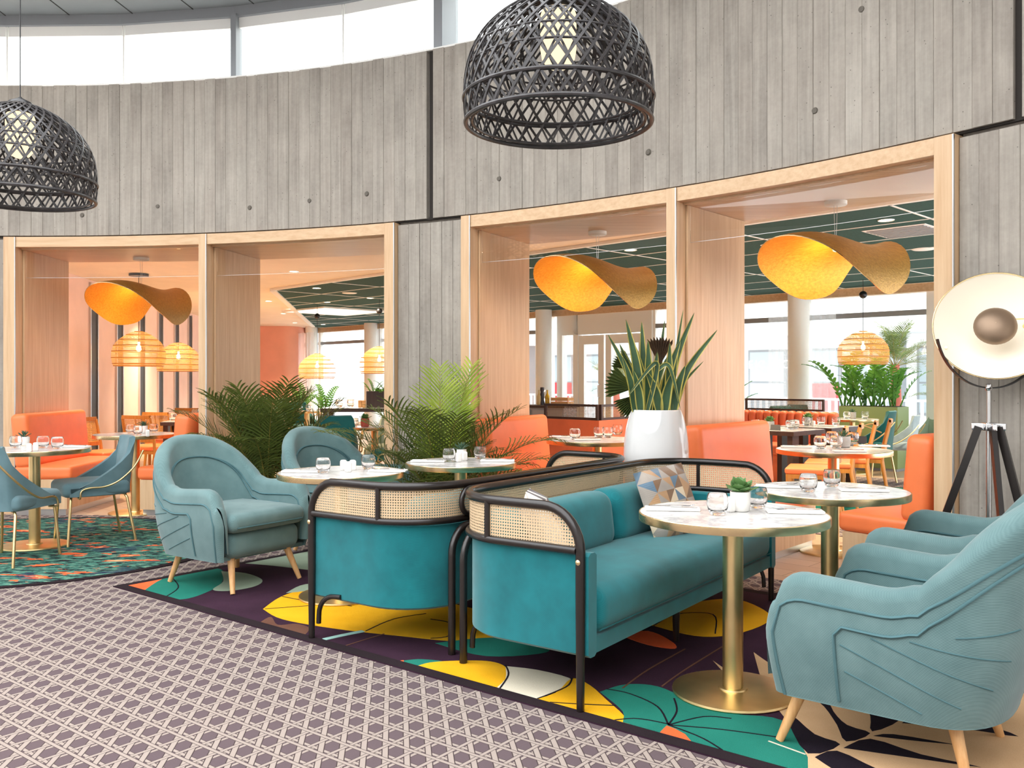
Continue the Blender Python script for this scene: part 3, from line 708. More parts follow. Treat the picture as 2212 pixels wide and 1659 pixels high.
def cushion(name, label, loc, rot, w_, mats, pick, n=6, thick=.07):
    """puffed square scatter cushion, the print cut into triangular patches"""
    mb = MB()
    def pt(i, j, s):
        u, v = -1+2*i/n, -1+2*j/n; pinch = 1-.07*(abs(u)*abs(v)); k = 1-.05*(1-abs(u*v))
        return (u*w_/2*(1-.06*(1-v*v)*0-.07*(1-abs(v))*abs(u)*0), s*thick*math.sqrt(max(0, (1-u**4)*(1-v**4)))**.9, v*w_/2)
    for s in (-1, 1):
        for i in range(n):
            for j in range(n):
                a, b, c, d_ = pt(i, j, s), pt(i+1, j, s), pt(i+1, j+1, s), pt(i, j+1, s)
                if (i+j) % 2: mb.add([a, b, c], [(0, 1, 2)], pick(i, j, 0, s)); mb.add([a, c, d_], [(0, 1, 2)], pick(i, j, 1, s))
                else: mb.add([a, b, d_], [(0, 1, 2)], pick(i, j, 0, s)); mb.add([b, c, d_], [(0, 1, 2)], pick(i, j, 1, s))
    me = mb.mesh(name, mats, 0); bm = bmesh.new(); bm.from_mesh(me); bmesh.ops.remove_doubles(bm, verts=bm.verts, dist=1e-4)
    bmesh.ops.subdivide_edges(bm, edges=bm.edges, cuts=1, use_grid_fill=True); bmesh.ops.smooth_vert(bm, verts=bm.verts, factor=.35); bmesh.ops.recalc_face_normals(bm, faces=bm.faces); bm.to_mesh(me); bm.free(); me.shade_smooth()
    o = link(name, me, None, loc); o.rotation_euler = rot; return o
for nm, c1, c2 in (('patch_blue', '#5b7386', '#71879a'), ('patch_cream', '#d9c3a4', '#e6d3b8'), ('patch_tan', '#b08a66', '#c49c76'), ('patch_grey', '#9c938b', '#b2a79c'), ('patch_brown', '#7b5f49', '#8e7058'), ('patch_ivory', '#e2d9cb', '#efe7da'), ('patch_dark', '#3c2f33', '#4b3b3e')):
    fabric(nm, c1, c2, 240)
_r = random.Random(3)
def tri(i, j, k, s): return _r.choice((0, 1, 1, 2, 3, 3, 4)) if s < 0 else 3
def bw(i, j, k, s): return 1 if ((i-j) % 3 == 0 or i in (0, 5) or (j+k) % 4 == 3) else 0
def SP(u, v, z): return (.269+.583*u-.813*v, 3.512+.813*u+.583*v, z)
cushion('scatter_cushion', '', SP(1.42, .30, .64), (math.radians(-20), math.radians(-5), UA-.25), .40, ['patch_blue', 'patch_cream', 'patch_tan', 'patch_grey', 'patch_brown'], tri)
tag(bpy.data.objects['scatter_cushion'], 'cushion printed with beige, blue and brown triangles on the front sofa', 'cushion', 'cushions on the front sofa')
c2 = cushion('scatter_cushion', '', SP(.27, .34, .64), (math.radians(-24), math.radians(4), UA+.55), .40, ['patch_dark', 'patch_ivory'], bw)
tag(c2, 'dark cushion with ivory line print behind the cane arm of the front sofa', 'cushion', 'cushions on the front sofa')

# ------------------------------------------------------------------ blue lounge armchairs
def make_armchair(label, loc, rz):
    t = thing('lounge_armchair', label, 'armchair', loc, rz, 'blue lounge armchairs')
    wx, yf, ys, yb = .395, -.285, .19, .465; pts = []
    n1, n2 = 18, 22
    side = [(-wx, yf+(ys-yf)*i/n1) for i in range(n1)]
    back = [(-wx*math.cos(math.radians(90*i/n2))**.82 if i < n2 else 0, ys+(yb-ys)*math.sin(math.radians(90*i/n2))**.82) for i in range(n2+1)]
    half = side+back; pts = half+[(-x, y) for x, y in half[-2::-1]]
    N = len(pts); s_ = [0]
    for i in range(1, N): s_.append(s_[-1]+math.hypot(pts[i][0]-pts[i-1][0], pts[i][1]-pts[i-1][1]))
    T = s_[-1]; sn = s_[n1]; mid = T/2
    def hgt(i):
        s = min(s_[i], T-s_[i])
        if s < sn: h = .645-.03*s/sn
        else: q = (s-sn)/(mid-sn); h = .615+.315*(1-(1-q)**2.3)
        h += .03*math.exp(-((s-sn)/.06)**2)
        rcn = .11
        if s < rcn: h -= rcn-math.sqrt(max(0, rcn*rcn-(rcn-s)**2))
        return h
    def lean(i):
        s = min(s_[i], T-s_[i]); q = max(0, (s-sn)/(mid-sn)); return q*q*(3-2*q)
    ZB = .2
    def sc(z): return .88+.12*math.sin(min(1, max(0, (z-ZB)/.30))*pi/2)
    def nrm(i):
        a, b = pts[max(i-1, 0)], pts[min(i+1, N-1)]; dx, dy = b[0]-a[0], b[1]-a[1]; l_ = math.hypot(dx, dy); return (-dy/l_, dx/l_)
    def thick(i): return .095+.02*lean(i)
    def outer(i, z, d=0.):
        x, y = pts[i]; k = sc(z); nx, ny = nrm(i)
        return (x*k+nx*d, (y+.03)*k-.03+lean(i)*.20*max(0, z-.42)+ny*d, z)
    def inner(i, z, d=0.):
        x, y, z = outer(i, max(z, .46) if z > .46 else .46); nx, ny = nrm(i); w2 = thick(i)+d
        return (x-nx*w2, y-ny*w2, min(z, z)) if False else (x-nx*w2, y-ny*w2, None)
    def inn(i, z, d=0.): p = inner(i, z, d); ex = lean(i)*.20*(max(0, z-.42)-max(0, max(z, .46)-.42)); return (p[0], p[1]+ex, z)
    MO, MR, MI = 9, 7, 7
    def section(i):
        h = hgt(i); ht = h-.045; out = []
        for k in range(MO): out.append(outer(i, ZB+(ht-ZB)*(k/(MO-1))**.9))
        o, w2 = outer(i, ht), inn(i, ht); m_ = [(o[k]+w2[k])/2 for k in (0, 1)]
        for k in range(1, MR):
            a = pi*k/MR; out.append((m_[0]+(o[0]-m_[0])*math.cos(a), m_[1]+(o[1]-m_[1])*math.cos(a), ht+.045*math.sin(a)))
        for k in range(MI): out.append(inn(i, ht-(ht-.25)*k/(MI-1)))
        return out
    secs = [section(i) for i in range(N)]; M_ = len(secs[0])
    def cap(sec):
        out = []
        for k in range(1, 5):
            a = pi/2*k/4; row = []
            for j in range(M_):
                q = sec[M_-1-j]; p = sec[j]; m_ = [(p[c]+q[c])/2 for c in range(3)]; f = math.cos(a)
                row.append((m_[0]+(p[0]-m_[0])*f, p[1]-.045*math.sin(a)*min(1, max(0, (max(q2[2] for q2 in sec)-p[2])/.12))**.6, p[2]))
            out.append(row)
        return out
    rows = cap(secs[0])[::-1]+secs+cap(secs[-1])
    sh = MB().grid(rows); sh.obj('shell', 'blue_fabric', t, 70)
    # piping along both edges of the rolled rim, and inset welts
    for side_, idx, off in (('o', MO-2, .004), ('i', MO+MR, -.004)):
        pth = []
        e0 = [secs[0][k] for k in (range(0, idx) if side_ == 'o' else range(M_-1, idx, -1))]; e1 = [secs[-1][k] for k in (range(0, idx) if side_ == 'o' else range(M_-1, idx, -1))]
        pth = [(p[0], p[1]-.004, p[2]) for p in e0]+[secs[i][idx] for i in range(1, N-1)]+[(p[0], p[1]-.004, p[2]) for p in e1[::-1]]
        MB().tube(pth, .0062, 6).obj('piping', 'blue_piping', t, 60)
    def welt(fn, drop, start, zlow, r=.0055):
        ids = [i for i in range(N) if start <= s_[i] <= T-start]; zt = lambda i: hgt(i)-drop
        p = [fn(ids[0], zlow+(zt(ids[0])-.03-zlow)*k/5) for k in range(6)]+[fn(i, zt(i)) for i in ids[1:-1]]+[fn(ids[-1], zlow+(zt(ids[-1])-.03-zlow)*k/5) for k in range(5, -1, -1)]
        MB().tube(p, r, 6).obj('piping', 'blue_piping', t, 60)
    welt(lambda i, z: outer(i, z, .003), .15, .20, ZB+.02); welt(lambda i, z: inn(i, z, .003), .15, .17, .46)
    for k, (sa, za, sb, zb) in enumerate(((.23, .42, .62, .27), (.24, .33, .5, .235), (.33, .46, .72, .33), (.45, .47, .78, .42), (.58, .5, .8, .52))):
        for mir in (0, 1):
            p = []
            for q in range(9):
                s = sa+(sb-sa)*q/8; s = T-s if mir else s; i = max(j for j in range(N-1) if s_[j] <= s); f_ = (s-s_[i])/(s_[i+1]-s_[i]); z_ = za+(zb-za)*q/8; a_, b_ = outer(i, z_, .0005), outer(i+1, z_, .0005); p.append(tuple(u_+(v_-u_)*f_ for u_, v_ in zip(a_, b_)))
            MB().tube(p, .0028, 5).obj('quilt_seam', 'blue_piping', t, 60)
    MB().prism([outer(i, ZB)[:2] for i in range(0, N, 2)], ZB-.004, ZB+.02).obj('underside', 'blue_fabric', t, 30); MB().rbox(0, -.06, .285, .29, .245, .082, .06, 5).obj('seat_base', 'blue_fabric', t, 60)
    cu = MB().rbox(0, -.03, .425, .298, .315, .058, .05, 6, .018).obj('seat_cushion', 'blue_fabric', t, 60)
    MB().tube([(-.26, -.345, .40), (0, -.347, .40), (.26, -.345, .40)], .004, 6).obj('piping', 'blue_piping', cu)
    MB().box(-.352, -.347, -.31, -.305, .31, .335).obj('woven_label', 'linen', t, 0)
    for x in (-1, 1):
        for y in (-1, 1):
            MB().tube([(x*.268, y*.31, 0), (x*.215, .01+y*.235, .235)], [.0145, .0245], 14).obj('leg', 'leg_beech', t)
    return t
def face(dx, dy): return math.atan2(dy, dx)+pi/2          # local -y looks along (dx, dy)
AE = make_armchair('blue lounge armchair on beech legs, left of the rear sofa', (-1.80, 5.81, .0081), face(.83, -.558))
dup(AE, (-1.25, 6.86, .0081), face(.80, -.60), 'blue lounge armchair half hidden behind the marble table and the palms')
dup(AE, (1.375, 3.245, .0081), face(-.786, .618), 'blue lounge armchair nearest the camera, cropped at the right edge')
dup(AE, (2.045, 4.18, .0081), face(-.786, .618), 'blue lounge armchair behind the cropped one, next to the tripod lamp')

# ------------------------------------------------------------------ bistro tables and their settings
def make_table(label, x, y, zt=.755, rt=.388, z0=0., cap=.024):
    t = thing('bistro_table', label, 'table', (x, y, z0), 0, 'round marble bistro tables')
    zt -= z0; sgm = 72
    MB().lathe([(rt-.008, zt-.003), (rt-.0055, zt), (0.0005, zt)][::-1], sgm, cap0=False, cap1=False).obj('marble_top', 'marble', t, 30)
    MB().lathe([(rt-.02, zt-.033), (rt-.001, zt-.033), (rt, zt-.031), (rt, zt-.002), (rt-.002, zt+.001), (rt-.006, zt+.001), (rt-.0065, zt-.003)], sgm, cap0=True, cap1=False).obj('brass_rim', 'brass', t, 30)
    MB().lathe([(.042, .02), (.042, zt-.033)], 32).obj('column', 'brass_satin', t)
    MB().lathe([(.248, 0), (.25, .004), (.248, .012), (.235, .0155), (.06, .0175), (.058, .024), (.042, .025)], 56).obj('base', 'brass_satin', t, 30)
    return t
TABS = dict(A=(.92, 3.722, .755, .388, .0081), B=(1.60, 4.50, .755, .38, .0081), C=(-.345, 6.0, .755, .37, .0081), D=(-1.03, 5.38, .755, .375, .0081), K=(-3.74, 7.0, .77, .405, .0086), Lt=(-3.70, 8.78, .775, .39, 0), M=(2.44, 6.78, .78, .42, 0), N=(.755, 7.9, .78, .45, 0))
LT = dict(A='marble bistro table in the foreground, its brass base fully shown', B='marble bistro table right behind the foreground one, before the coral seats', C='marble bistro table in front of the tall palm and concrete pier',
          D='marble bistro table between the left armchair and the rear sofa', K='marble bistro table on the round flecked rug at far left', Lt='brass bistro table between the coral seats of the first opening',
          M='marble bistro table in the right opening, ringed by wooden chairs', N='brass bistro table behind the tall white planter')
for k, v in TABS.items(): make_table(LT[k], *v)
def TP(k, px, py):
    z = TABS[k][2]; Y = (1.31-z)*1930/(py-820); return ((px-1106)/1930*Y, Y, z+.0012)
# one of each kind of tableware
def tumbler_mesh():
    o = [(0.0005, 0), (.024, 0), (.032, .006), (.041, .028), (.0445, .05), (.043, .07), (.0385, .088), (.0375, .089)]
    i = [(.0365, .0885), (.0405, .070), (.0418, .05), (.038, .03), (.028, .016), (.0005, .013)]
    return MB().lathe(o+i, 28, cap0=False, cap1=False).mesh('water_glass', 'tumbler_glass', 60)
TUM = tumbler_mesh()
def glass_at(p, label, s=1.): o = link('water_glass', TUM, None, p); o.scale = (s, s, s); return tag(o, label, 'glass', 'water glasses')
SHK = MB().rbox(0, 0, .03, .0185, .0185, .03, .009, 4, .004).mesh('shaker', 'white_ceramic', 60)
def shaker_at(p, label): return tag(link('shaker', SHK, None, p, .5), label, 'shaker', 'white salt and pepper shakers')
NAP = MB().rbox(0, 0, .006, .115, .04, .006, .004, 3).mesh('napkin', 'linen', 60)
KN = MB().add([(-.10, -.006, 0), (.0, -.008, 0), (.0, .006, 0), (-.10, .004, 0)], [(0, 1, 2, 3)]); KN = MB().rbox(.055, 0, .0025, .05, .006, .0025, .002, 2).prism([(-.105, .0), (-.09, -.009), (.006, -.007), (.006, .006), (-.10, .006)], .001, .003).mesh('knife', 'chrome', 50)
fk = MB().tube([(.1, 0, .004), (.02, 0, .003), (-.03, 0, .007), (-.045, 0, .004)], [.005, .003, .0028, .006], 6, flat=.5)
for q in (-.008, -.003, .003, .008): fk.tube([(-.045, q*.7, .004), (-.075, q, .003), (-.095, q, .009)], .0014, 5)
FK = fk.mesh('fork', 'chrome', 50)
def setting(p, rz, where):
    n = tag(link('napkin', NAP, None, p, rz), 'folded white napkin '+where, 'napkin', 'folded napkins')
    c, s = math.cos(rz), math.sin(rz)
    for me, nm, o, lab in ((KN, 'knife', .014, 'steel knife lying on the napkin '), (FK, 'fork', -.014, 'steel fork lying on the napkin ')):
        tag(link(nm, me, None, (p[0]-s*o, p[1]+c*o, p[2]+.0122), rz+(.08 if nm == 'fork' else -.03)), lab+where, nm, 'cutlery on napkins')
def rosette(mb, n, r0, hh, wd, up, seed, mi=0, pts=3):
    rnd = random.Random(seed)
    for k in range(n):
        a = k*2.399; f = (k+1)/n; tilt = up*(1-f*.75)+rnd.uniform(-.08, .08); l_ = r0*(.55+.45*f)*rnd.uniform(.85, 1.1)
        dx, dy = math.cos(a), math.sin(a); px_, py_ = -dy, dx; rows = []
        for q in range(5):
            u = q/4; w_ = wd*(math.sin(pi*min(1, u*.86+.14)))**.8*(1 if pts > 3 else (1-u*.55)); rr2 = l_*u*math.cos(tilt); zz = hh*(1-f)*.35+l_*u*math.sin(tilt)
            if q == 4: w_ = wd*.08
            rows.append([(dx*rr2+px_*w_, dy*rr2+py_*w_, zz+.004), (dx*rr2, dy*rr2, zz-.002), (dx*rr2-px_*w_, dy*rr2-py_*w_, zz+.004)])
        mb.grid(rows, mi)
    return mb
def pot_plant(p, label, kindp, potmat='pot_stone', h=.075, r=.042):
    t = thing('potted_succulent', label, 'plant', p, random.random()*6, 'small potted succulents on the tables')
    MB().lathe([(r*.82, 0), (r*.92, .004), (r*1.02, h*.5), (r, h), (r*.9, h), (r*.88, h*.85), (.0005, h*.85)], 24, cap1=False).obj('pot', potmat, t, 40)
    mb = MB()
    if kindp == 'round': rosette(mb, 16, .085, .07, .03, 1.2, len(label), 0, 5); m = 'succulent'
    else: rosette(mb, 20, .075, .05, .0095, 1.35, len(label), 0, 3); m = 'aloe'
    mb.obj('foliage', m, t, 60, (0, 0, h*.86)); return t
# foreground table
glass_at(TP('A', 1550, 1113), 'clear water glass beside the succulent, on the foreground bistro table, nearer its left side')
glass_at(TP('A', 1636, 1098), 'clear water glass right of the succulent on the foreground bistro table')
pot_plant(TP('A', 1599, 1104), 'round-leaved succulent in a pale pot on the foreground bistro table', 'round', 'white_ceramic', .082, .042)
shaker_at(TP('A', 1577, 1106), 'white shaker squeezed beside the pot on the foreground bistro table')
setting(TP('A', 1452, 1102), 3.0, 'at the left edge of the foreground table'); setting(TP('A', 1717, 1108), -.12, 'at the right edge of the foreground table')
# second table
glass_at(TP('B', 1746, 1063), 'clear water glass at the left on the second bistro table'); glass_at(TP('B', 1797, 1052), 'clear water glass at the right on the second bistro table')
setting(TP('B', 1683, 1053), 2.95, 'at the left of the second bistro table'); setting(TP('B', 1866, 1061), -.2, 'at the right of the second bistro table')
# table before the rear sofa
glass_at(TP('D', 698, 1022), 'clear water glass at the left on the table before the left armchair'); glass_at(TP('D', 796, 1014), 'clear water glass at the right on the table before the left armchair')
for i, (q, nm) in enumerate((((742, 1016), 'left'), ((752, 1020), 'middle'), ((762, 1016), 'right'))): shaker_at(TP('D', *q), 'white shaker, %s of three clustered on the table before the left armchair' % nm)
setting(TP('D', 652, 1020), 3.1, 'at the left of the table before the left armchair'); setting(TP('D', 838, 1019), -.1, 'at the right of the table before the left armchair')
# table before the palm
glass_at(TP('C', 970, 998), 'clear water glass at the left on the table before the pier palm'); glass_at(TP('C', 1037, 992), 'clear water glass at the right on the table before the pier palm')
shaker_at(TP('C', 990, 998), 'white shaker, left one on the table before the pier palm'); shaker_at(TP('C', 1003, 995), 'white shaker, right one on the table before the pier palm')
pot_plant(TP('C', 997, 989), 'spiky aloe behind the shakers on the table before the pier palm', 'spiky', 'white_ceramic', .06, .035)
setting(TP('C', 925, 998), 3.1, 'at the left of the table before the pier palm'); setting(TP('C', 1075, 997), -.05, 'at the right of the table before the pier palm')
# left table
pot_plant(TP('K', 52, 962), 'spiky aloe in a pale pot on the far left table', 'spiky', 'white_ceramic', .07, .042)
for q, w_ in (((34, 968), 'leftmost'), ((93, 968), 'second from the right'), ((124, 970), 'rightmost')): glass_at(TP('K', *q), 'clear water glass, %s on the far left table' % w_, 1.05)
shaker_at(TP('K', 63, 976), 'white shaker, left one on the far left table'); shaker_at(TP('K', 77, 974), 'white shaker, right one on the far left table')
setting(TP('K', 165, 966), -.3, 'at the right of the far left table')
# opening tables
for q, w_ in (((281, 936), 'leftmost'), ((298, 940), 'second'), ((332, 935), 'rightmost')): glass_at(TP('Lt', *q), 'clear water glass, %s on the table of the first opening' % w_)
pot_plant(TP('Lt', 310, 936), 'spiky aloe on the table of the first opening', 'spiky', 'white_ceramic', .075, .04); shaker_at(TP('Lt', 319, 943), 'white shaker on the table of the first opening')
for q, w_ in (((1772, 970), 'leftmost'), ((1806, 969), 'second from the left'), ((1797, 958), 'rearmost'), ((1842, 960), 'rightmost')): glass_at(TP('M', *q), 'clear water glass, %s on the table with wooden chairs' % w_, 1.1)
pot_plant(TP('M', 1823, 966), 'spiky aloe in a grey pot on the table with wooden chairs', 'spiky', 'pot_stone', .085, .05)
mn = MB().prism([(-.05, -.02), (.05, -.02), (.05, .02), (-.05, .02)], 0, .002); mn.add([(-.05, -.025, 0), (.05, -.025, 0), (.05, 0, .06), (-.05, 0, .06), (-.05, .025, 0), (.05, .025, 0)], [(0, 1, 2, 3), (3, 2, 5, 4), (0, 3, 4), (1, 5, 2)])
MENU = mn.mesh('tent_card', 'black_metal', 0)
tag(link('tent_card', MENU, None, TP('M', 1858, 958), -.4), 'black folded card on the table with wooden chairs', 'card')
setting(TP('M', 1720, 967), 2.9, 'at the left of the table with wooden chairs'); setting(TP('M', 1888, 965), -.2, 'at the right of the table with wooden chairs'); setting(TP('M', 1835, 976), -.1, 'at the front of the table with wooden chairs')
for q, w_ in (((1242, 950), 'leftmost'), ((1294, 946), 'second'), ((1313, 946), 'third'), ((1334, 940), 'rightmost')): glass_at(TP('N', *q), 'clear water glass, %s on the table behind the white planter' % w_, 1.1)
setting(TP('N', 1215, 945), 2.8, 'at the left of the table behind the planter'); setting(TP('N', 1268, 951), .1, 'at the front of the table behind the planter')

# ------------------------------------------------------------------ blue dining chairs at the left table
def make_dining(label, loc, rz, fab='blue_fabric_plain', nm='dining_chair', group='blue upholstered dining chairs', piping='blue_piping'):
    t = thing(nm, label, 'chair', loc, rz, group)
    MB().rbox(0, -.03, .435, .235, .25, .055, .04, 5, .02).obj('seat', fab, t, 60)
    # wrap-round back: low at the sides, high behind
    N = 28; rows = []
    for i in range(N+1):
        a = -1+2*i/N; ab = abs(a); ang = a*math.radians(88)
        x = .255*math.copysign(min(1, abs(math.sin(ang))**.75), a); y = .23-.46*max(0, (ab-.45)/.55)**1.15
        h = .84-.42*min(1, max(0, (ab-.42)/.58)**.62)*1.0
        ln_ = max(0, 1-ab*1.1); yy = y; q = []
        nx, ny = (0, 1) if ab < .45 else (math.copysign(1, a), 0)
        k = min(1, max(0, (ab-.3)/.3)); nx, ny = math.copysign(k, a), 1-k; l_ = math.hypot(nx, ny); nx /= l_; ny /= l_
        for z in (.385, .45, (.45+h)/2, h-.01): q.append((x, yy+ln_*.13*max(0, z-.45)*1.6, z))
        top = (x-nx*.02, yy-ny*.02+ln_*.13*max(0, h-.45)*1.6, h); q.append(top)
        for z in (h-.01, (.45+h)/2, .45, .385): q.append((x-nx*.045, yy-ny*.045+ln_*.13*max(0, z-.45)*1.6, z))
        rows.append(q)
    sh = MB().grid(rows); sh.add(rows[0], [tuple(range(9))]); sh.add(rows[-1], [tuple(range(8, -1, -1))]); sh.obj('backrest', fab, t, 60)
    for s in (-1, 1):
        MB().tube(smoothpath([(s*.17, .335, .72), (s*.235, .25, .60), (s*.268, .13, .50), (s*.27, .02, .455), (s*.27, -.1, .45), (s*.27, -.155, .43), (s*.268, -.165, .375), (s*.2, -.165, .37)], 5), .0075, 8).obj('brass_rail', 'brass_satin', t, 60)
        MB().tube([(s*.16, -.2, .385), (s*.195, -.215, .375), (s*.21, -.22, .35), (s*.235, -.245, 0)], .0105, 8).obj('leg', 'brass_satin', t, 60)
        MB().tube([(s*.15, .17, .385), (s*.185, .19, .375), (s*.2, .2, .35), (s*.225, .26, 0)], .0105, 8).obj('leg', 'brass_satin', t, 60)
    return t
DG = make_dining('blue dining chair cut by the left edge, seen from behind', (-3.63, 6.44, .0088), face(.12, 1))
dup(DG, (-3.40, 7.27, .0088), face(-.78, -.62), 'blue dining chair with brass legs turned toward the left table')
# ------------------------------------------------------------------ lamps
def ribbon(mb, pts, nrms, w_, th=.003, mi=0):
    rows = []
    for i, p in enumerate(pts):
        p = Vector(p); T = (Vector(pts[min(i+1, len(pts)-1)])-Vector(pts[max(i-1, 0)])).normalized(); n = Vector(nrms[i]); B = T.cross(n).normalized()*w_/2; n = n*th/2
        rows.append([tuple(p-B-n), tuple(p+B-n), tuple(p+B+n), tuple(p-B+n)])
    mb.grid(rows, mi, close=True); return mb
def prof_at(prof, t):
    L_ = [0]
    for a, b in zip(prof, prof[1:]): L_.append(L_[-1]+math.hypot(b[0]-a[0], b[1]-a[1]))
    x = t*L_[-1]
    for i in range(len(prof)-1):
        if x <= L_[i+1]+1e-9:
            k = (x-L_[i])/(L_[i+1]-L_[i]); a, b = prof[i], prof[i+1]; return (a[0]+(b[0]-a[0])*k, a[1]+(b[1]-a[1])*k, (b[1]-a[1]), -(b[0]-a[0]))
    return prof[-1]+(0, 1)
def point_light(parent, z, e, col=(1, .78, .5), r=.05):
    ld = bpy.data.lights.new('lamp_light', 'POINT'); ld.energy = e; ld.color = col; ld.shadow_soft_size = r
    o = bpy.data.objects.new('lamp_light', ld); COL.objects.link(o); o.parent = parent; o.location = (0, 0, z); return o
def woven_pendant(label, loc, tilt=(0, 0)):
    t = thing('woven_pendant', label, 'pendant lamp', loc, 0, 'black woven pendants'); rz = random.random()
    dome = [(.45, 0), (.458, .1), (.455, .2), (.44, .29), (.405, .375), (.345, .455), (.26, .525), (.16, .58), (.06, .615)]
    dome = [(p.x, p.z) for p in smoothpath([(a, 0, b) for a, b in dome], 4)]
    for sc_, zo, n, tw, wd in ((1, 0, 36, 1.25, .0125), (.93, .004, 30, .9, .010)):
        for sg in (-1, 1):
            pts, nr = [], []
            for k in range(27):
                u = k/26; r_, z, nx, nz = prof_at(dome, u); a = sg*tw*u; l_ = math.hypot(nx, nz) or 1
                rr3 = r_*sc_+sg*.0025; pts.append((rr3*math.cos(a), rr3*math.sin(a), z*(1 if sc_ == 1 else .97)+zo)); nr.append((nx/l_*math.cos(a), nx/l_*math.sin(a), nz/l_))
            me = ribbon(MB(), pts, nr, wd, .0035).mesh('woven_strip', 'woven_black', 30)
            for k in range(n): link('woven_strip', me, t, None, 2*pi*k/n+rz)
    for z, r_, sc_ in ((0, .0115, 1), (.115, .0105, 1), (.25, .0055, 1), (.33, .0055, 1), (.42, .004, 1), (.01, .008, .93), (.12, .007, .93), (.26, .005, .93)):
        k = next(p for p in dome if p[1] >= z-1e-6); MB().tube([(k[0]*sc_*math.cos(2*pi*i/56), k[0]*sc_*math.sin(2*pi*i/56), z) for i in range(56)], r_, 8, True).obj('hoop', 'woven_black', t)
    MB().lathe([(.0005, .26), (.03, .262), (.055, .275), (.08, .31), (.088, .36), (.088, .52), (.08, .545), (.05, .555), (.0005, .556)], 28, cap0=False, cap1=False).obj('opal_shade', 'lamp_opal', t, 60)
    MB().lathe([(.06, .556), (.085, .6), (.07, .625), (.02, .65), (.008, .66)], 24).obj('cap', 'black_metal', t)
    MB().tube([(0, 0, .655), (0, 0, 4.99-loc[2])], .004, 6).obj('cord', 'black_metal', t)
    return t
woven_pendant('large black woven dome pendant hanging in the upper middle', (.225, 4.34, 2.555))
woven_pendant('large black woven dome pendant cut by the left edge', (-3.22, 5.85, 2.50))

def gold_lamp(label, loc, yaw, tilt):
    t = thing('gold_leaf_pendant', label, 'pendant lamp', loc, 0, 'folded gold pendants')
    rho, rb = .60, .345; rows_o, rows_i = [], []
    rot = Matrix.Rotation(yaw, 4, 'Z') @ Matrix.Rotation(tilt, 4, 'Y')
    def bend(s, tt, off):
        rbs = rb*(1+.25*s/rho); ph = tt/rbs; return rot @ Vector((s, (rbs+off)*math.sin(ph), -(rbs)*(1-math.cos(ph))+off*math.cos(ph)+.05*math.sin(pi*s/rho*.8)))
    for off, rows in ((.003, rows_o), (-.003, rows_i)):
        for i in range(15):
            k = rho*max(.004, i/14); rows.append([tuple(bend(k*math.cos(2*pi*j/72)*1.0, k*math.sin(2*pi*j/72)*(1+.012*math.sin(7*j)), off)) for j in range(72)])
    MB().grid(rows_o, close=True).obj('outer_leaf', 'gold_outside', t, 80); MB().grid(rows_i, close=True).obj('inner_leaf', 'gold_inside', t, 80)
    MB().grid([rows_o[-1], rows_i[-1]], close=True).obj('frayed_edge', 'brass', t, 0)
    MB().lathe([(.0005, -.16), (.03, -.15), (.04, -.12), (.03, -.09), (.015, -.07), (.015, -.01), (.0005, -.01)], 16, cap0=False, cap1=False).xf(Matrix.Scale(.6, 4)).obj('bulb', 'lamp_opal', t)
    top = 2.602-loc[2]
    for x in (-.012, .012): MB().tube([(x*.4, 0, .01), (x, 0, top-.02)], .0018, 5).obj('cord', 'steel', t)
    MB().lathe([(.075, top-.03), (.08, top-.026), (.08, top), (.0, top)], 28, cap1=False).obj('ceiling_canopy', 'white_paint', t)
    point_light(t, -.16, 6, (1, .74, .42), .05)
    return t
gold_lamp('folded gold leaf pendant in the first opening at left', (-3.93, 9.47, 2.31), math.radians(256), .10)
gold_lamp('folded gold leaf pendant above the white planter', (.746, 7.80, 2.34), math.radians(224), .06)
gold_lamp('folded gold leaf pendant in the right opening, the largest in view', (2.347, 6.48, 2.33), math.radians(214), .10)

def rattan_pendant(label, loc, ball=False, e=20):
    t = thing('rattan_pendant', label, 'pendant lamp', loc, random.random()*3, 'rattan dome pendants')
    prof = [(p.x, p.z) for p in smoothpath([(.325, 0, 0), (.345, 0, .06), (.352, 0, .15), (.34, 0, .24), (.285, 0, .335), (.195, 0, .41), (.10, 0, .465), (.055, 0, .475)], 3)]
    rows, uv = [], []; acc = 0
    for i, (r_, z) in enumerate(prof):
        if i: acc += math.hypot(r_-prof[i-1][0], z-prof[i-1][1])
        rows.append([(r_*math.cos(2*pi*j/40), r_*math.sin(2*pi*j/40), z) for j in range(41)]); uv.append([(j/40*2.2, acc) for j in range(41)])
    MB().grid(rows, 0, uv).obj('woven_shade', 'rattan_weave', t, 60)
    for z in (0, .03, .11, .2, .28, .36, .43, .475):
        r_ = min(prof, key=lambda p: abs(p[1]-z))[0]; MB().tube([(r_*math.cos(2*pi*i/40), r_*math.sin(2*pi*i/40), z) for i in range(40)], .0055, 6, True).obj('hoop', 'chair_wood', t)
    MB().lathe([(.0005, .2), (.022, .205), (.032, .23), (.028, .265), (.014, .29), (.014, .33), (.0005, .33)], 14, cap0=False, cap1=False).obj('bulb', 'bulb_warm', t)
    top = 2.775-loc[2]
    MB().tube([(0, 0, .33), (0, 0, top)], .004, 6).obj('cord', 'black_metal', t)
    if ball: MB().lathe([(.0005, top-.3)]+[(.055*math.sin(pi*k/10), top-.245-.055*math.cos(pi*k/10)) for k in range(1, 10)]+[(.0005, top-.19)], 18, cap0=False, cap1=False).obj('cord_ball', 'black_metal', t, 60)
    else: MB().lathe([(.13, top-.03), (.13, top), (.0005, top)], 24, cap1=False).obj('ceiling_canopy', 'black_metal', t)
    point_light(t, .22, e, (1, .74, .42), .04)
rattan_pendant('rattan dome pendant, left of two in the first opening', (-5.18, 12.4, 1.50))
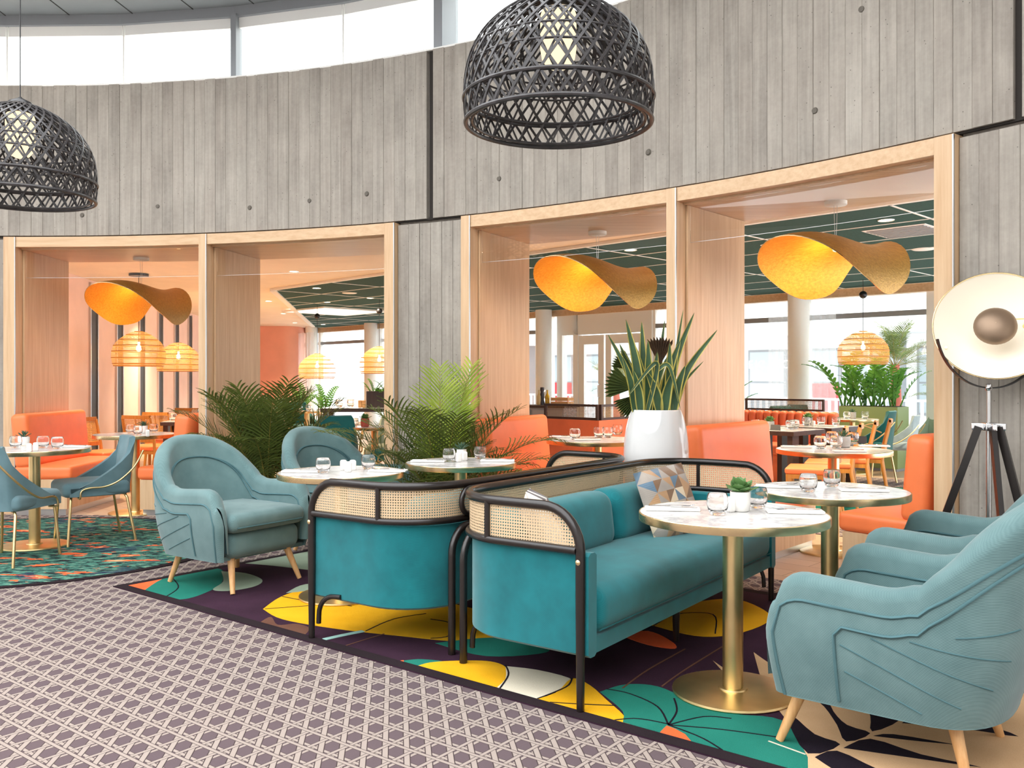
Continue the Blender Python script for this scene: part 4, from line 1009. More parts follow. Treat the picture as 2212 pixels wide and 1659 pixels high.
rattan_pendant('rattan dome pendant, right of two, beside the oak post', (-5.60, 15.0, 1.45))
rattan_pendant('rattan dome pendant in the second opening, against the bright windows', (-3.75, 17.2, 1.33), True)
rattan_pendant('rattan dome pendant half hidden by the oak post of the second opening', (-2.36, 15.9, 1.42), True)
rattan_pendant('rattan dome pendant in the right opening, before the street windows', (5.05, 12.85, 1.53), True)

# tripod studio lamp
def studio_lamp():
    t = thing('tripod_lamp', 'studio floor lamp with big white dish on a black tripod', 'floor lamp', (2.53, 4.74, 0))
    zh = 1.60; hub = 1.06
    MB().tube([(0, 0, .45), (0, 0, hub)], .014, 12).obj('pole', 'steel', t); MB().tube([(0, 0, hub), (0, 0, 1.255)], .011, 12).obj('pole', 'steel', t)
    MB().lathe([(.0005, 1.25), (.016, 1.252), (.02, 1.262), (.014, 1.275), (.016, 1.285), (.0005, 1.29)], 14, cap0=False, cap1=False).obj('finial', 'chrome', t)
    hb = MB().rbox(0, 0, hub, .03, .03, .022, .006, 3); hb.obj('hub', 'chrome', t)
    for k, a in enumerate((157, 262, 318)):
        dx, dy = math.cos(math.radians(a)), math.sin(math.radians(a)); px_, py_ = -dy, dx
        lg = MB()
        def bx(p, q, hw, ht):
            p, q = Vector(p), Vector(q); T = (q-p).normalized(); A = Vector((px_, py_, 0)); B = T.cross(A)
            vs = [tuple(c+A*sx*hw+B*sy*ht) for c in (p, q) for sx in (-1, 1) for sy in (-1, 1)]
            lg.add(vs, [(0, 1, 3, 2), (4, 6, 7, 5), (0, 4, 5, 1), (2, 3, 7, 6), (0, 2, 6, 4), (1, 5, 7, 3)])
        bx((dx*.05, dy*.05, hub), (dx*(.30 if k else .42), dy*(.30 if k else .30), .0), .013, .019); lg.obj('leg', 'black_lacquer', t, 0)
        MB().rbox(0, 0, 0, .034, .012, .018, .003, 2).xf(Matrix.Translation((dx*.05, dy*.05, hub)) @ Matrix.Rotation(math.radians(a), 4, 'Z')).obj('clamp', 'chrome', t, 30)
    # dish: axis towards the camera, a little left and up
    ax = Vector((-.40, -.86, .32)).normalized(); q = Vector((0, 0, 1)).rotation_difference(ax).to_matrix().to_4x4(); ctr = Matrix.Translation((.035, 0, zh)) @ q
    prof = [(.0005, -.17), (.06, -.168), (.12, -.15), (.19, -.115), (.25, -.065), (.29, -.012), (.30, 0)]
    head = MB().lathe([(r_+.004, z-.004) for r_, z in prof[:-1]]+[(.304, 0)], 56, cap0=False, cap1=False).xf(ctr).obj('dish', 'lamp_black', t, 60)
    MB().lathe(prof, 56, cap0=False, cap1=False).xf(ctr).obj('dish_lining', 'lamp_white_in', head, 60)
    MB().tube([(.302*math.cos(2*pi*i/56), .302*math.sin(2*pi*i/56), 0) for i in range(56)], .004, 8, True).xf(ctr).obj('rim', 'brass', head)
    MB().lathe([(.0005, .035)]+[(.105*math.sin(pi*k/16), -.02+.055*math.cos(pi*k/16)) for k in range(1, 9)], 32, cap0=False, cap1=False).xf(ctr).obj('inner_reflector', 'lamp_bronze', t, 60)
    MB().lathe([(.0005, -.03), (.03, -.035), (.038, -.06), (.03, -.09), (.0005, -.1)], 20, cap0=False, cap1=False).xf(ctr).obj('bulb', 'lamp_opal', t, 60)
    MB().tube([(.17, .0, -.10), (.10, 0, -.03), (.05, 0, -.02)], .004, 6).xf(ctr).obj('reflector_arm', 'brass', t)
    MB().lathe([(.018, 0), (.018, .05), (.014, .055), (.014, .075)], 16).xf(ctr @ Matrix.Translation((.19, -.05, -.10)) @ Matrix.Rotation(-.9, 4, 'Y')).obj('lamp_socket', 'brass', t)
    MB().lathe([(.0005, .01), (.008, .009), (.009, 0)], 12, cap0=False).xf(ctr @ Matrix.Translation((-.26, .0, -.045))).obj('screw', 'brass', t)
    yk = [(.32*math.cos(a)*.97+.035, .33*abs(0)*0+.04, zh+.335*math.sin(a)) for a in [pi*1.07+pi*.86*i/30 for i in range(31)]]
    mb = MB(); ribbon(mb, [(x*.95-.0, y, z) for x, y, z in yk], [(0, 1, 0)]*31, .006, .024); mb.obj('yoke', 'black_metal', t, 50)
    ld = point_light(t, 0, .7, (1, .86, .62), .03); ld.location = ctr @ Vector((0, 0, -.05))
studio_lamp()

# ceiling downlights and fittings
def CP(px, py, z=CZ): Y = (z-1.31)*1930/(820-py); return ((px-1106)/1930*Y, Y)
DL = MB().lathe([(.055, 0), (.07, -.006), (.072, 0)], 20, cap0=False).mesh('trim_ring', 'white_paint', 40); DE = MB().lathe([(.0005, -.002), (.055, -.002)], 20, cap0=False, cap1=False).mesh('lens', 'downlight', 0)
def downlight(px, py, where, spot=0, zz=CZ-.002):
    x, y = CP(px, py); t = thing('downlight', 'small round recessed ceiling light '+where, 'downlight', (x, y, zz), 0, 'recessed downlights'); link('trim_ring', DL, t); link('lens', DE, t)
    if spot:
        sd_ = bpy.data.lights.new('spot', 'SPOT'); sd_.energy = spot*6.4; sd_.spot_size = math.radians(110); sd_.spot_blend = .8; sd_.color = (1, .80, .55); sd_.shadow_soft_size = .06
        o = bpy.data.objects.new('lamp_light', sd_); COL.objects.link(o); o.parent = t; o.location = (0, 0, -.02)
for i, (px, py, wh, sp) in enumerate(((635, 586, 'on the cream ceiling beside the green tiles', 90), (580, 650, 'at the edge of the second oak reveal', 90), (612, 677, 'farther along the cream ceiling', 90), (637, 697, 'farthest on the cream ceiling by the coral wall', 60),
        (684, 618, 'on the green tiles, nearest in the second opening', 0), (706, 649, 'on the green tiles above the square light', 60), (698, 698, 'on the green tiles near the windows', 0),
        (1362, 534, 'on the green tiles in the third opening', 80), (1914, 468, 'on the green tiles in the right opening', 80), (1500, 500, 'hidden behind the oak post', 70), (250, 560, 'above the pink wall', 80), (380, 640, 'above the pink wall, farther', 80), (1250, 600, 'on the green tiles left of the door', 70), (1400, 610, 'on the green tiles right of the door', 70), (1700, 590, 'on the green tiles left of the street column', 70), (1880, 560, 'on the green tiles near the right windows', 70), (800, 640, 'on the green tiles by the second opening post', 60))):
    downlight(px, py, wh, sp, CZ-.002 if i in (0, 1, 2, 3, 10, 11) else CZ-.031)
for px, py, wh in ((755, 629, 'in the second opening'), (1668, 523, 'left of the right gold pendant'), (1995, 532, 'right of the right gold pendant')):
    x, y = CP(px, py); tag(MB().lathe([(.0005, -.012), (.05, -.012), (.11, -.008), (.125, 0)], 24, cap0=False).obj('ceiling_speaker', 'white_paint', None, 40, (x, y, CZ-.0305)), 'flat white round ceiling fitting '+wh, 'ceiling fitting', 'round ceiling fittings')
x, y = CP(725, 668); q = thing('light_coffer', 'large square glowing ceiling coffer among the green tiles', 'ceiling light', (x, y, CZ-.031), math.atan2(FA.y, FA.x))
MB().box(-.75, .75, -.75, .75, -.004, -.002).obj('panel', 'panel_light', q, 0)
for a in ((-.8, .8, -.8, -.75), (-.8, .8, .75, .8), (-.8, -.75, -.75, .75), (.75, .8, -.75, .75)): MB().box(*a, -.03, 0).obj('frame', 'white_paint', q, 0)
x, y = CP(1955, 492); q = thing('ceiling_vent', 'grey square air vent in the green ceiling of the right opening', 'vent', (x, y, CZ-.031), math.atan2(FA.y, FA.x))
MB().box(-.3, .3, -.3, .3, -.004, 0).obj('frame', 'white_paint', q, 0)
for k in range(7): MB().box(-.27, .27, -.25+k*.08, -.2+k*.08, -.012, -.004).obj('slat', 'grey_paint', q, 0)
q = thing('ceiling_light', 'square recessed white light in the hall ceiling at top left', 'ceiling light', (-4.7, 8.3, 4.995)); MB().box(-.3, .3, -.3, .3, -.012, 0).obj('frame', 'white_paint', q, 0); MB().box(-.26, .26, -.26, .26, -.016, -.012).obj('diffuser', 'panel_light', q, 0)

# ------------------------------------------------------------------ plants
def frond_mesh(seed, bright=False, npair=24, droop=1.0, ll=.30):
    rnd = random.Random(seed); mb = MB(); pts = []; a = 0.; p = Vector((0, 0, 0)); ang = math.radians(86)
    for k in range(17):
        pts.append(p.copy()); u = k/16; p = p+Vector((math.cos(ang), 0, math.sin(ang)))*(1/16); ang -= math.radians(droop*(1.2+6.2*u*u))
    mb.tube([tuple(q) for q in pts], [.007-.0055*k/16 for k in range(17)], 5, mi=1)
    for k in range(npair):
        u = .30+.69*k/(npair-1); i = min(15, int(u*16)); f = u*16-i; c = pts[i].lerp(pts[i+1], f); T = (pts[i+1]-pts[i]).normalized(); N = Vector((-T.z, 0, T.x))
        for sg in (-1, 1):
            l_ = ll*(.55+.6*math.sin(pi*min(1, .18+.85*(u-.3)/.7)))*rnd.uniform(.85, 1.1)*(1.0 if u < .9 else .75); fw = .55+.5*u
            d_ = (T*fw+Vector((0, sg*.8, 0))+N*(.32+rnd.uniform(-.12, .12))).normalized(); wv = d_.cross(N).normalized(); rows = []
            for q in range(5):
                s = q/4; w_ = .0062*math.sin(pi*min(.97, .12+.86*s))**.7+.0004; pos = c+d_*(l_*s)+Vector((0, 0, -1))*(l_*s*s*.34*droop); rows.append([tuple(pos-wv*w_), tuple(pos+N*.002), tuple(pos+wv*w_)])
            mb.grid(rows, 0)
    return mb.mesh('frond', ['palm_leaf_bright' if bright else 'palm_leaf', 'palm_stem'], 60, False)
FR = [frond_mesh(1), frond_mesh(2, False, 22, 1.25), frond_mesh(3, False, 20, .75), frond_mesh(4, True, 26, .5, .26)]
def palm(label, loc, fr, potm='mid_wood', pr=.15, ph=.30):
    t = thing('areca_palm', label, 'plant', loc, 0, 'areca palms'); rnd = random.Random(len(label))
    MB().lathe([(pr*.8, 0), (pr, ph), (pr*.93, ph), (pr*.9, ph*.88), (.0005, ph*.88)], 28, cap1=False).obj('pot', potm, t, 40)
    MB().lathe([(pr*.9, ph*.89), (.0005, ph*.9)], 20, cap0=False, cap1=False).obj('soil', 'soil', t)
    for az, ln_, lean_, v in fr:
        if math.sin(math.radians(az)) > .25 and v != 3: lean_ *= .5; ln_ *= .86
        o = link('frond', FR[v], t); r0 = .06; a = math.radians(az)
        o.location = (r0*math.cos(a)*rnd.random(), r0*math.sin(a)*rnd.random(), ph*.86); o.rotation_euler = (0, math.radians(lean_), a); o.scale = (ln_,)*3
    for k in range(9):
        a = k*.7; x, y = .05*math.cos(a*2.1), .05*math.sin(a*1.7); MB().tube([(x, y, ph*.86), (x*2.0, y*2.0, ph+.45)], [.008, .005], 6).obj('stem', 'palm_stem', t)
    return t
rnd = random.Random(11)
def fan(n, l0, l1, le0, le1, vs): return [(k*360/n+rnd.uniform(-14, 14), rnd.uniform(l0, l1), rnd.uniform(le0, le1), rnd.choice(vs)) for k in range(n)]
palm('areca palm left, before the second opening and beside the armchairs', (-2.14, 7.85, 0), [(35, 1.16, 12, 2), (165, 1.15, 14, 2), (95, 1.12, 6, 2), (200, 1.1, 24, 0), (250, 1.1, 8, 2), (300, 1.12, 7, 0), (275, 1.0, 14, 1), (0, 1.05, 20, 0), (330, 1.0, 22, 1), (225, .98, 18, 2)]+fan(16, .98, 1.14, 5, 20, (0, 2, 2))+fan(14, .78, .95, 24, 40, (0, 1, 2))+fan(9, .55, .7, 44, 60, (1, 1, 0)))
palm('areca palm in front of the concrete pier, with one bright frond', (-.56, 7.0, 0), [(60, 1.26, 9, 3), (95, 1.2, 3, 3), (75, 1.12, 14, 3), (8, 1.15, 36, 1), (-6, 1.05, 42, 1), (190, 1.12, 34, 0), (330, 1.0, 45, 1), (175, 1.08, 28, 1)]+fan(13, .85, 1.05, 8, 24, (0, 2))+fan(15, .7, .9, 28, 46, (0, 1, 1))+fan(10, .5, .66, 46, 64, (1, 0)))

def blade(mb, base, tip, w_, bow=(0, 0, 0), mid=None, n=10, twist=0.):
    b, t_ = Vector(base), Vector(tip); rows = []; ctl = [b, (Vector(mid) if mid else (b+t_)/2+Vector(bow)), t_]; cam_ = Vector((0, 0, 1.31))
    c = smoothpath([tuple(q) for q in ctl], n)
    for i, p in enumerate(c):
        u = i/(len(c)-1); T = (c[min(i+1, len(c)-1)]-c[max(i-1, 0)]).normalized(); side = T.cross(Vector((math.sin(twist), -math.cos(twist), .15))).normalized()
        ww = w_*(.55+.45*math.sin(pi*min(1, u*1.15+.12)))*(1 if u < .72 else max(.02, 1-((u-.72)/.28)**1.6)); nn_ = T.cross(side)*(.18*ww)
        rows.append([tuple(p-side*ww/2), tuple(p-side*ww*.36+nn_*.4), tuple(p+nn_), tuple(p+side*ww*.36+nn_*.4), tuple(p+side*ww/2)])
    k0 = len(mb.f); mb.grid(rows, 0)
    for i in range(k0, len(mb.f)):
        if (i-k0) % 4 in (0, 3): mb.mi[i] = 1
def planter():
    X0, Y0 = .966, 5.99; t = thing('tall_planter', 'tall glossy white planter with snake plant behind the front sofa', 'plant', (X0, Y0, 0))
    prof = [(p.x, p.z) for p in smoothpath([(.14, 0, 0), (.165, 0, .15), (.195, 0, .42), (.214, 0, .7), (.216, 0, .84), (.205, 0, .96), (.182, 0, 1.06), (.163, 0, 1.108)], 4)]+[(.157, 1.11), (.150, 1.104), (.150, 1.05), (.0005, 1.05)]
    MB().lathe(prof, 56, cap1=False).obj('pot', 'white_gloss', t, 60); MB().lathe([(.149, 1.056), (.0005, 1.062)], 24, cap0=False, cap1=False).obj('soil', 'soil', t)
    def wp(px, py, dy=0.): Y = Y0+dy; return ((px-1106)/1930*Y-X0, dy, 1.31-(py-820)/1930*Y)
    L_ = [((1385, 890), (1352, 690), .050, -.05), ((1392, 890), (1386, 694), .046, .05), ((1375, 890), (1313, 722), .036, 0), ((1380, 890), (1338, 742), .04, .08), ((1402, 890), (1400, 735), .05, -.09), ((1430, 890), (1470, 735), .05, -.04),
          ((1440, 890), (1500, 675), .044, .06), ((1452, 890), (1476, 668), .022, .02), ((1455, 890), (1550, 712), .04, -.06), ((1420, 890), (1436, 690), .03, .09), ((1445, 890), (1447, 740), .045, -.1), ((1410, 890), (1420, 760), .05, -.03),
          ((1372, 890), (1345, 770), .04, -.08), ((1395, 890), (1372, 745), .045, .02), ((1455, 890), (1480, 790), .05, -.11), ((1425, 890), (1395, 800), .05, -.12), ((1436, 890), (1455, 800), .05, -.12), ((1384, 890), (1368, 800), .045, -.12), ((1408, 890), (1442, 770), .04, .05), ((1448, 890), (1520, 780), .022, .03)]
    for b, tp, w_, dy in L_:
        mb = MB(); blade(mb, wp(b[0], b[1], dy*.7), wp(tp[0], tp[1], dy), w_*1.35, ((tp[0]-b[0])*-.0006, 0, 0)); mb.obj('leaf', ['snake_leaf', 'snake_edge'], t, 60, recalc=False)
    mb = MB(); blade(mb, wp(1398, 890, -.1), wp(1356, 856, -.14), .036, mid=wp(1418, 784, -.12), n=12); mb.obj('leaf', ['snake_leaf', 'snake_edge'], t, 60, recalc=False)
    mb = MB(); blade(mb, wp(1420, 800, -.11), wp(1470, 885, -.13), .03, mid=wp(1446, 792, -.12), n=12); mb.obj('leaf', ['snake_leaf', 'snake_edge'], t, 60, recalc=False)
    # pleated fan leaves
    for (cx_, cy_), rad_, a0, a1, m, dy in (((1372, 838), .21, 132, 200, 'fan_leaf', .04), ((1372, 800), .17, 118, 172, 'fan_leaf', .08), ((1425, 790), .20, 60, 118, 'dry_leaf', .06), ((1385, 850), .2, 195, 240, 'fan_leaf', .0)):
        mb = MB(); c = Vector(wp(cx_, cy_, dy)); rows = [[], []]; n = 18
        for k in range(n+1):
            a = math.radians(a0+(a1-a0)*k/n); zz = .012*(1 if k % 2 else -1); rows[0].append(tuple(c+Vector((.02*math.cos(a), 0, .02*math.sin(a))))); rr4 = rad_*(.86+.14*(k % 2)); rows[1].append(tuple(c+Vector((rr4*math.cos(a), zz, rr4*math.sin(a)))))
        mb.grid(rows); mb.obj('fan_leaf', m, t, 0, recalc=False); MB().tube([tuple(c), wp(1405, 888, dy*.5)], .004, 5).obj('stalk', 'palm_stem', t)
planter()
def zz_mesh(seed, n=9):
    rnd = random.Random(seed); mb = MB(); a = math.radians(84); p = Vector((0, 0, 0)); pts = []
    for k in range(12): pts.append(p.copy()); p = p+Vector((math.cos(a), 0, math.sin(a)))/11; a -= math.radians(1+k*.75)
    mb.tube([tuple(q) for q in pts], [.02-.016*k/11 for k in range(12)], 5)
    for k in range(2, 12):
        for sg in (-1, 1):
            T = (pts[k]-pts[k-1]).normalized(); d_ = (T*.75+Vector((0, sg*.75, 0))+Vector((-.15, 0, .1))).normalized(); l_ = .155*(1.1-.35*abs(k-6)/6); wv = d_.cross(Vector((-T.z, 0, T.x))).normalized(); rows = []
            for q in range(5): s = q/4; w_ = .03*math.sin(pi*min(.97, .08+.9*s))+.001; pos = pts[k]+d_*l_*s+Vector((0, 0, -.03*s*s)); rows.append([tuple(pos-wv*w_), tuple(pos+Vector((0, 0, -.008))), tuple(pos+wv*w_)])
            mb.grid(rows)
    return mb.mesh('stem', 'zz_leaf', 60, False)
ZZ = [zz_mesh(1), zz_mesh(2)]
def zz_plant(label, loc, n, ln_, spread=42, group='leafy plants at the street windows'):
    t = thing('leafy_plant', label, 'plant', loc, 0, group); rnd = random.Random(len(label)*3)
    for k in range(n):
        o = link('stem', ZZ[k % 2], t); o.rotation_euler = (0, math.radians(rnd.uniform(4, spread)), k*2.399+rnd.uniform(-.3, .3)); s = ln_*rnd.uniform(.75, 1.1); o.scale = (s, s, s); o.location = (rnd.uniform(-.1, .1), rnd.uniform(-.1, .1), 0)
    return t
# ------------------------------------------------------------------ banquettes in the openings
def banquette(label, th, sgn, ln_=1.15, s0=-.08, deep=.58, back=True):
    a = math.radians(th); x, y = W(th, R+s0); t = thing('banquette', label, 'bench', (x, y, 0), pi/2-a, 'coral leather banquettes')
    def yb(a0, a1): return (min(sgn*a0, sgn*a1), max(sgn*a0, sgn*a1))
    y0, y1 = yb(.02, deep-.03); MB().box(0, ln_, y0, y1, .06, .345).obj('plinth', 'oak_panel', t, 0)
    y0, y1 = yb(.04, deep-.05); MB().box(.02, ln_-.02, y0, y1, 0, .06).obj('kick_plate', 'steel', t, 0)
    c = sgn*(deep/2+.03); MB().rbox(ln_/2, c, .408, ln_/2, deep/2-.02, .062, .035, 4, .012).obj('seat', 'coral_leather', t, 60)
    if back:
        mb = MB().rbox(0, 0, 0, ln_/2, .085, .265, .05, 5); mb.xf(Matrix.Translation((ln_/2, sgn*.115, .715)) @ Matrix.Rotation(sgn*.09, 4, 'X')); mb.obj('backrest', 'coral_leather', t, 60)
banquette('coral leather banquette along the left jamb of the first opening', -.35, -1, 1.25, -.2, .60)
banquette('coral leather banquette at the oak post between first and second openings', 11.2, 1, 1.15, -.15, .56)
banquette('coral leather banquette right of the tall palm by the pier', 29.36, -1, 1.1, -.05)
banquette('coral leather banquette behind the white planter at right', 41.36, -1, 1.15, -.05)
banquette('coral leather banquette beside the tripod lamp wall', 52.62, 1, 1.15, .0, .62)

# ------------------------------------------------------------------ cane-backed wooden chairs
def make_cane(label, loc, rz):
    t = thing('cane_chair', label, 'chair', loc, rz, 'wooden cane-backed chairs')
    MB().rbox(0, -.01, .455, .235, .225, .03, .022, 4, .012).obj('seat_pad', 'coral_leather', t, 60)
    MB().box(-.23, .23, -.225, .21, .385, .425).obj('seat_frame', 'chair_wood', t, 0)
    for s in (-1, 1):
        MB().tube([(s*.215, -.205, 0), (s*.215, -.205, .42)], [.014, .021], 8).obj('leg', 'chair_wood', t)
        MB().tube([(s*.21, .27, 0), (s*.215, .205, .40), (s*.215, .22, .55), (s*.21, .285, .84)], [.014, .021, .018, .016], 8).obj('leg', 'chair_wood', t)
    rows, uv = [], []
    for k in range(7):
        u = -1+2*k/6; cy = .02*(1-u*u); rows.append([(u*.2, .226+cy, .565), (u*.2, .255+cy, .70), (u*.2, .284+cy, .825)]); uv.append([(u*.2, 0), (u*.2, .14), (u*.2, .28)])
    MB().grid(rows, 0, uv).obj('cane_panel', 'chair_cane', t, 60)
    for z, yy in ((.845, .288), (.555, .224)):
        mb = MB(); ribbon(mb, [(u*.21, yy+.022*(1-u*u), z) for u in [-1+k/4 for k in range(9)]], [(0, 1, 0)]*9, .045, .024); mb.obj('rail', 'chair_wood', t, 40)
    MB().tube([(0, .245, .57), (0, .305, .835)], .008, 6).obj('mullion', 'chair_wood', t)
    return t
f1 = face(-.92, .38)
C0 = make_cane('cane-backed wooden chair nearest in the right opening, coral seat showing', (2.86, 8.5, 0), f1)
for x, y, lb in ((3.24, 9.1, 'second cane-backed wooden chair in the row at the dark tables'), (3.60, 9.62, 'third cane-backed wooden chair in the row at the dark tables'), (3.98, 10.15, 'last cane-backed wooden chair, next to the teal armchair')): dup(C0, (x, y, 0), f1, lb)
for x, y, fx, fy, lb in ((-4.75, 10.35, .9, -.3, 'cane-backed wooden chair just behind the left coral banquette'), (-3.30, 10.2, -.5, .85, 'cane-backed wooden chair behind the table of the first opening, right'), (-4.55, 11.3, .3, .9, 'cane-backed wooden chair at the near dark table under the rattan pendants'),
                          (-4.75, 12.4, .3, .9, 'cane-backed wooden chair in the middle under the rattan pendants'), (-4.98, 14.2, .3, .9, 'cane-backed wooden chair farthest under the rattan pendants')): dup(C0, (x, y, 0), face(fx, fy), lb)

# ------------------------------------------------------------------ dark tables
def dark_table(label, x, y, w_, d_, z, rz, nm='dark_table', grp='dark wooden tables'):
    t = thing(nm, label, 'table', (x, y, 0), rz, grp)
    MB().box(-w_/2, w_/2, -d_/2, d_/2, z-.05, z-.004).obj('tabletop', 'dark_wood', t, 0); MB().box(-w_/2+.01, w_/2-.01, -d_/2+.01, d_/2-.01, z-.004, z).obj('top_surface', 'marble', t, 0)
    for sx in (-1, 1):
        for sy in (-1, 1): MB().box(sx*(w_/2-.06)-.03, sx*(w_/2-.06)+.03, sy*(d_/2-.1)-.07, sy*(d_/2-.1)+.07, 0, z-.05).obj('leg', 'dark_wood', t, 0)
    return t
ra = math.atan2(FA.y, FA.x)
dark_table('dark-legged table with pale top, nearer of two in the right opening', 2.98, 9.95, .72, .72, .76, ra); dark_table('dark-legged table with pale top, farther of two in the right opening', 3.62, 10.62, .72, .72, .76, ra)
dark_table('dark-legged table under the rattan pendants, nearer', -4.25, 12.0, .75, .7, .76, .15); dark_table('dark-legged table under the rattan pendants, farther', -4.55, 13.5, .75, .7, .76, .15)
dark_table('dark bar-height table with planter box in the second opening', -1.93, 12.2, 1.25, .7, .93, .05, 'bar_table'); dark_table('dark table behind the coral booth end, set with glasses', .22, 10.6, .7, .8, .76, .3)
def on(x, y, z): return (x, y, z+.0012)
gl = [((2.72, 9.98), .76, 'at the left on the nearer dark table'), ((3.06, 9.82), .76, 'in the middle of the nearer dark table'), ((3.16, 9.98), .76, 'at the back of the nearer dark table'), ((3.50, 10.62), .76, 'at the left on the farther dark table'), ((3.72, 10.75), .76, 'in the middle of the farther dark table'), ((3.88, 10.7), .76, 'at the right on the farther dark table'),
      ((-4.5, 11.85), .76, 'left on the nearer table under the rattan pendants'), ((-4.15, 11.8), .76, 'right on the nearer table under the rattan pendants'), ((-4.75, 13.4), .76, 'left on the farther table under the rattan pendants'), ((-4.32, 13.4), .76, 'right on the farther table under the rattan pendants'),
      ((.06, 10.45), .76, 'at the front on the table behind the coral booth'), ((.2, 10.75), .76, 'at the back on the table behind the coral booth')]
for (x, y), z, w_ in gl: glass_at(on(x, y, z), 'clear water glass '+w_, 1.15)
for (x, y), z, w_ in (((2.84, 9.85), .76, 'on the nearer dark table'), ((3.58, 10.80), .76, 'on the farther dark table'), ((-3.55, 12.9), .0, '')):
    if z: pot_plant(on(x, y, z), 'small green succulent in a grey pot '+w_, 'round', 'pot_stone', .09, .05)
shaker_at(on(2.74, 9.80, .76), 'pale shaker on the nearer dark table'); shaker_at(on(3.56, 10.55, .76), 'pale shaker on the farther dark table')
tag(link('tent_card', MENU, None, on(2.86, 9.7, .76), -.5), 'black folded card on the nearer dark table', 'card')
setting(on(2.99, 10.16, .76), ra, 'on the nearer dark table'); setting(on(3.70, 10.52, .76), ra, 'on the farther dark table')

# bar table: planter box and tableware
bx_ = thing('planter_box', 'dark square box of leafy greens on the bar table', 'plant', (-1.82, 12.2, .9312)); MB().box(-.15, .15, -.12, .12, 0, .22).obj('box', 'dark_wood', bx_, 0)
for k in range(16):
    o = link('stem', ZZ[k % 2], bx_); o.location = (random.uniform(-.1, .1), random.uniform(-.07, .07), .18); o.rotation_euler = (0, math.radians(random.uniform(5, 62)), k*2.4); o.scale = (.24,)*3
for k, (x, w_) in enumerate(((-2.05, 'left'), (-2.0, 'right'))):
    tag(MB().rbox(0, 0, .05, .024, .024, .05, .008, 3).obj('pepper_mill', 'mid_wood', None, 60, (x, 12.05, .9312)), 'wooden mill, %s of a pair on the bar table' % w_, 'mill', 'wooden mills on the bar table')
for k, (x, y) in enumerate(((-2.35, 12.15), (-2.22, 12.3), (-1.5, 12.1), (-1.42, 12.3))): glass_at(on(x, y, .93), 'clear glass, %s from the left on the bar table' % ('first', 'second', 'third', 'fourth')[k], 1.2)

# coral booth and its cane screens
def screen(parent, p0, p1, z0, z1, m='screen_grid'):
    p0, p1 = Vector(p0), Vector(p1); d_ = (p1-p0); l_ = d_.length; d_ /= l_; n_ = Vector((-d_.y, d_.x))*.016
    def q(a, b, za, zb, nm, mt):
        A, B = p0+d_*a, p0+d_*b; MB().prism([tuple(A-n_), tuple(B-n_), tuple(B+n_), tuple(A+n_)], za, zb).obj(nm, mt, parent, 0)
    q(0, l_, z0, z0+.025, 'screen_frame', 'dark_wood'); q(0, l_, z1-.025, z1, 'screen_frame', 'dark_wood'); q(0, .025, z0+.025, z1-.025, 'screen_frame', 'dark_wood'); q(l_-.025, l_, z0+.025, z1-.025, 'screen_frame', 'dark_wood')
    A, B = p0+d_*.025, p0+d_*(l_-.025); MB().grid([[(A.x, A.y, z0+.025), (B.x, B.y, z0+.025)], [(A.x, A.y, z1-.025), (B.x, B.y, z1-.025)]], 0, [[(0, 0), (l_, 0)], [(0, z1-z0), (l_, z1-z0)]]).obj('screen_mesh', m, parent, 0)
bo = thing('booth', 'rust leather booth back topped by a dark framed cane screen', 'bench', (0, 0, 0))
P0, P1, P2 = (.33, 9.75), (.90, 9.25), (1.62, 10.05)
def slab(parent, a, b, th_, z0, z1, m, nm):
    a, b = Vector(a), Vector(b); n_ = Vector((-(b-a).y, (b-a).x)).normalized()*th_; MB().prism([tuple(a), tuple(b), tuple(b+n_), tuple(a+n_)], z0, z1).obj(nm, m, parent, 0)
slab(bo, P0, P1, .14, .08, .885, 'coral_leather_deep', 'backrest'); slab(bo, P1, P2, .14, .08, .885, 'coral_leather_deep', 'backrest'); slab(bo, P0, P1, .12, 0, .08, 'dark_wood', 'kick_plate'); slab(bo, P1, P2, .12, 0, .08, 'dark_wood', 'kick_plate')
screen(bo, (.36, 9.79), (.90, 9.31), .885, 1.05); screen(bo, (.92, 9.32), (1.60, 10.1), .885, 1.05)
# channel-tufted banquette at the right opening
tb = thing('channel_banquette', 'channel-tufted rust banquette with cane screen behind the dark tables', 'bench', (3.3, 12.35, 0), ra)
for k in range(12): MB().rbox(-.1+k*.115, .06, .60, .058, .07, .29, .045, 4).obj('channel', 'coral_leather_deep', tb, 60)
MB().rbox(.53, -.25, .40, .70, .28, .07, .04, 4).obj('seat', 'coral_leather_deep', tb, 60); MB().box(-.15, 1.2, -.48, .1, .0, .33).obj('base', 'coral_leather_deep', tb, 0)
screen(tb, (-.14, .1), (1.02, .1), .89, 1.05)
sb = thing('channel_banquette', 'low rust bench end under the dark tables in the right opening', 'bench', (2.3, 10.85, 0), ra); MB().rbox(.25, -.05, .40, .32, .25, .07, .04, 4).obj('seat', 'coral_leather_deep', sb, 60); MB().box(-.05, .55, -.28, .18, 0, .33).obj('base', 'coral_leather_deep', sb, 0)

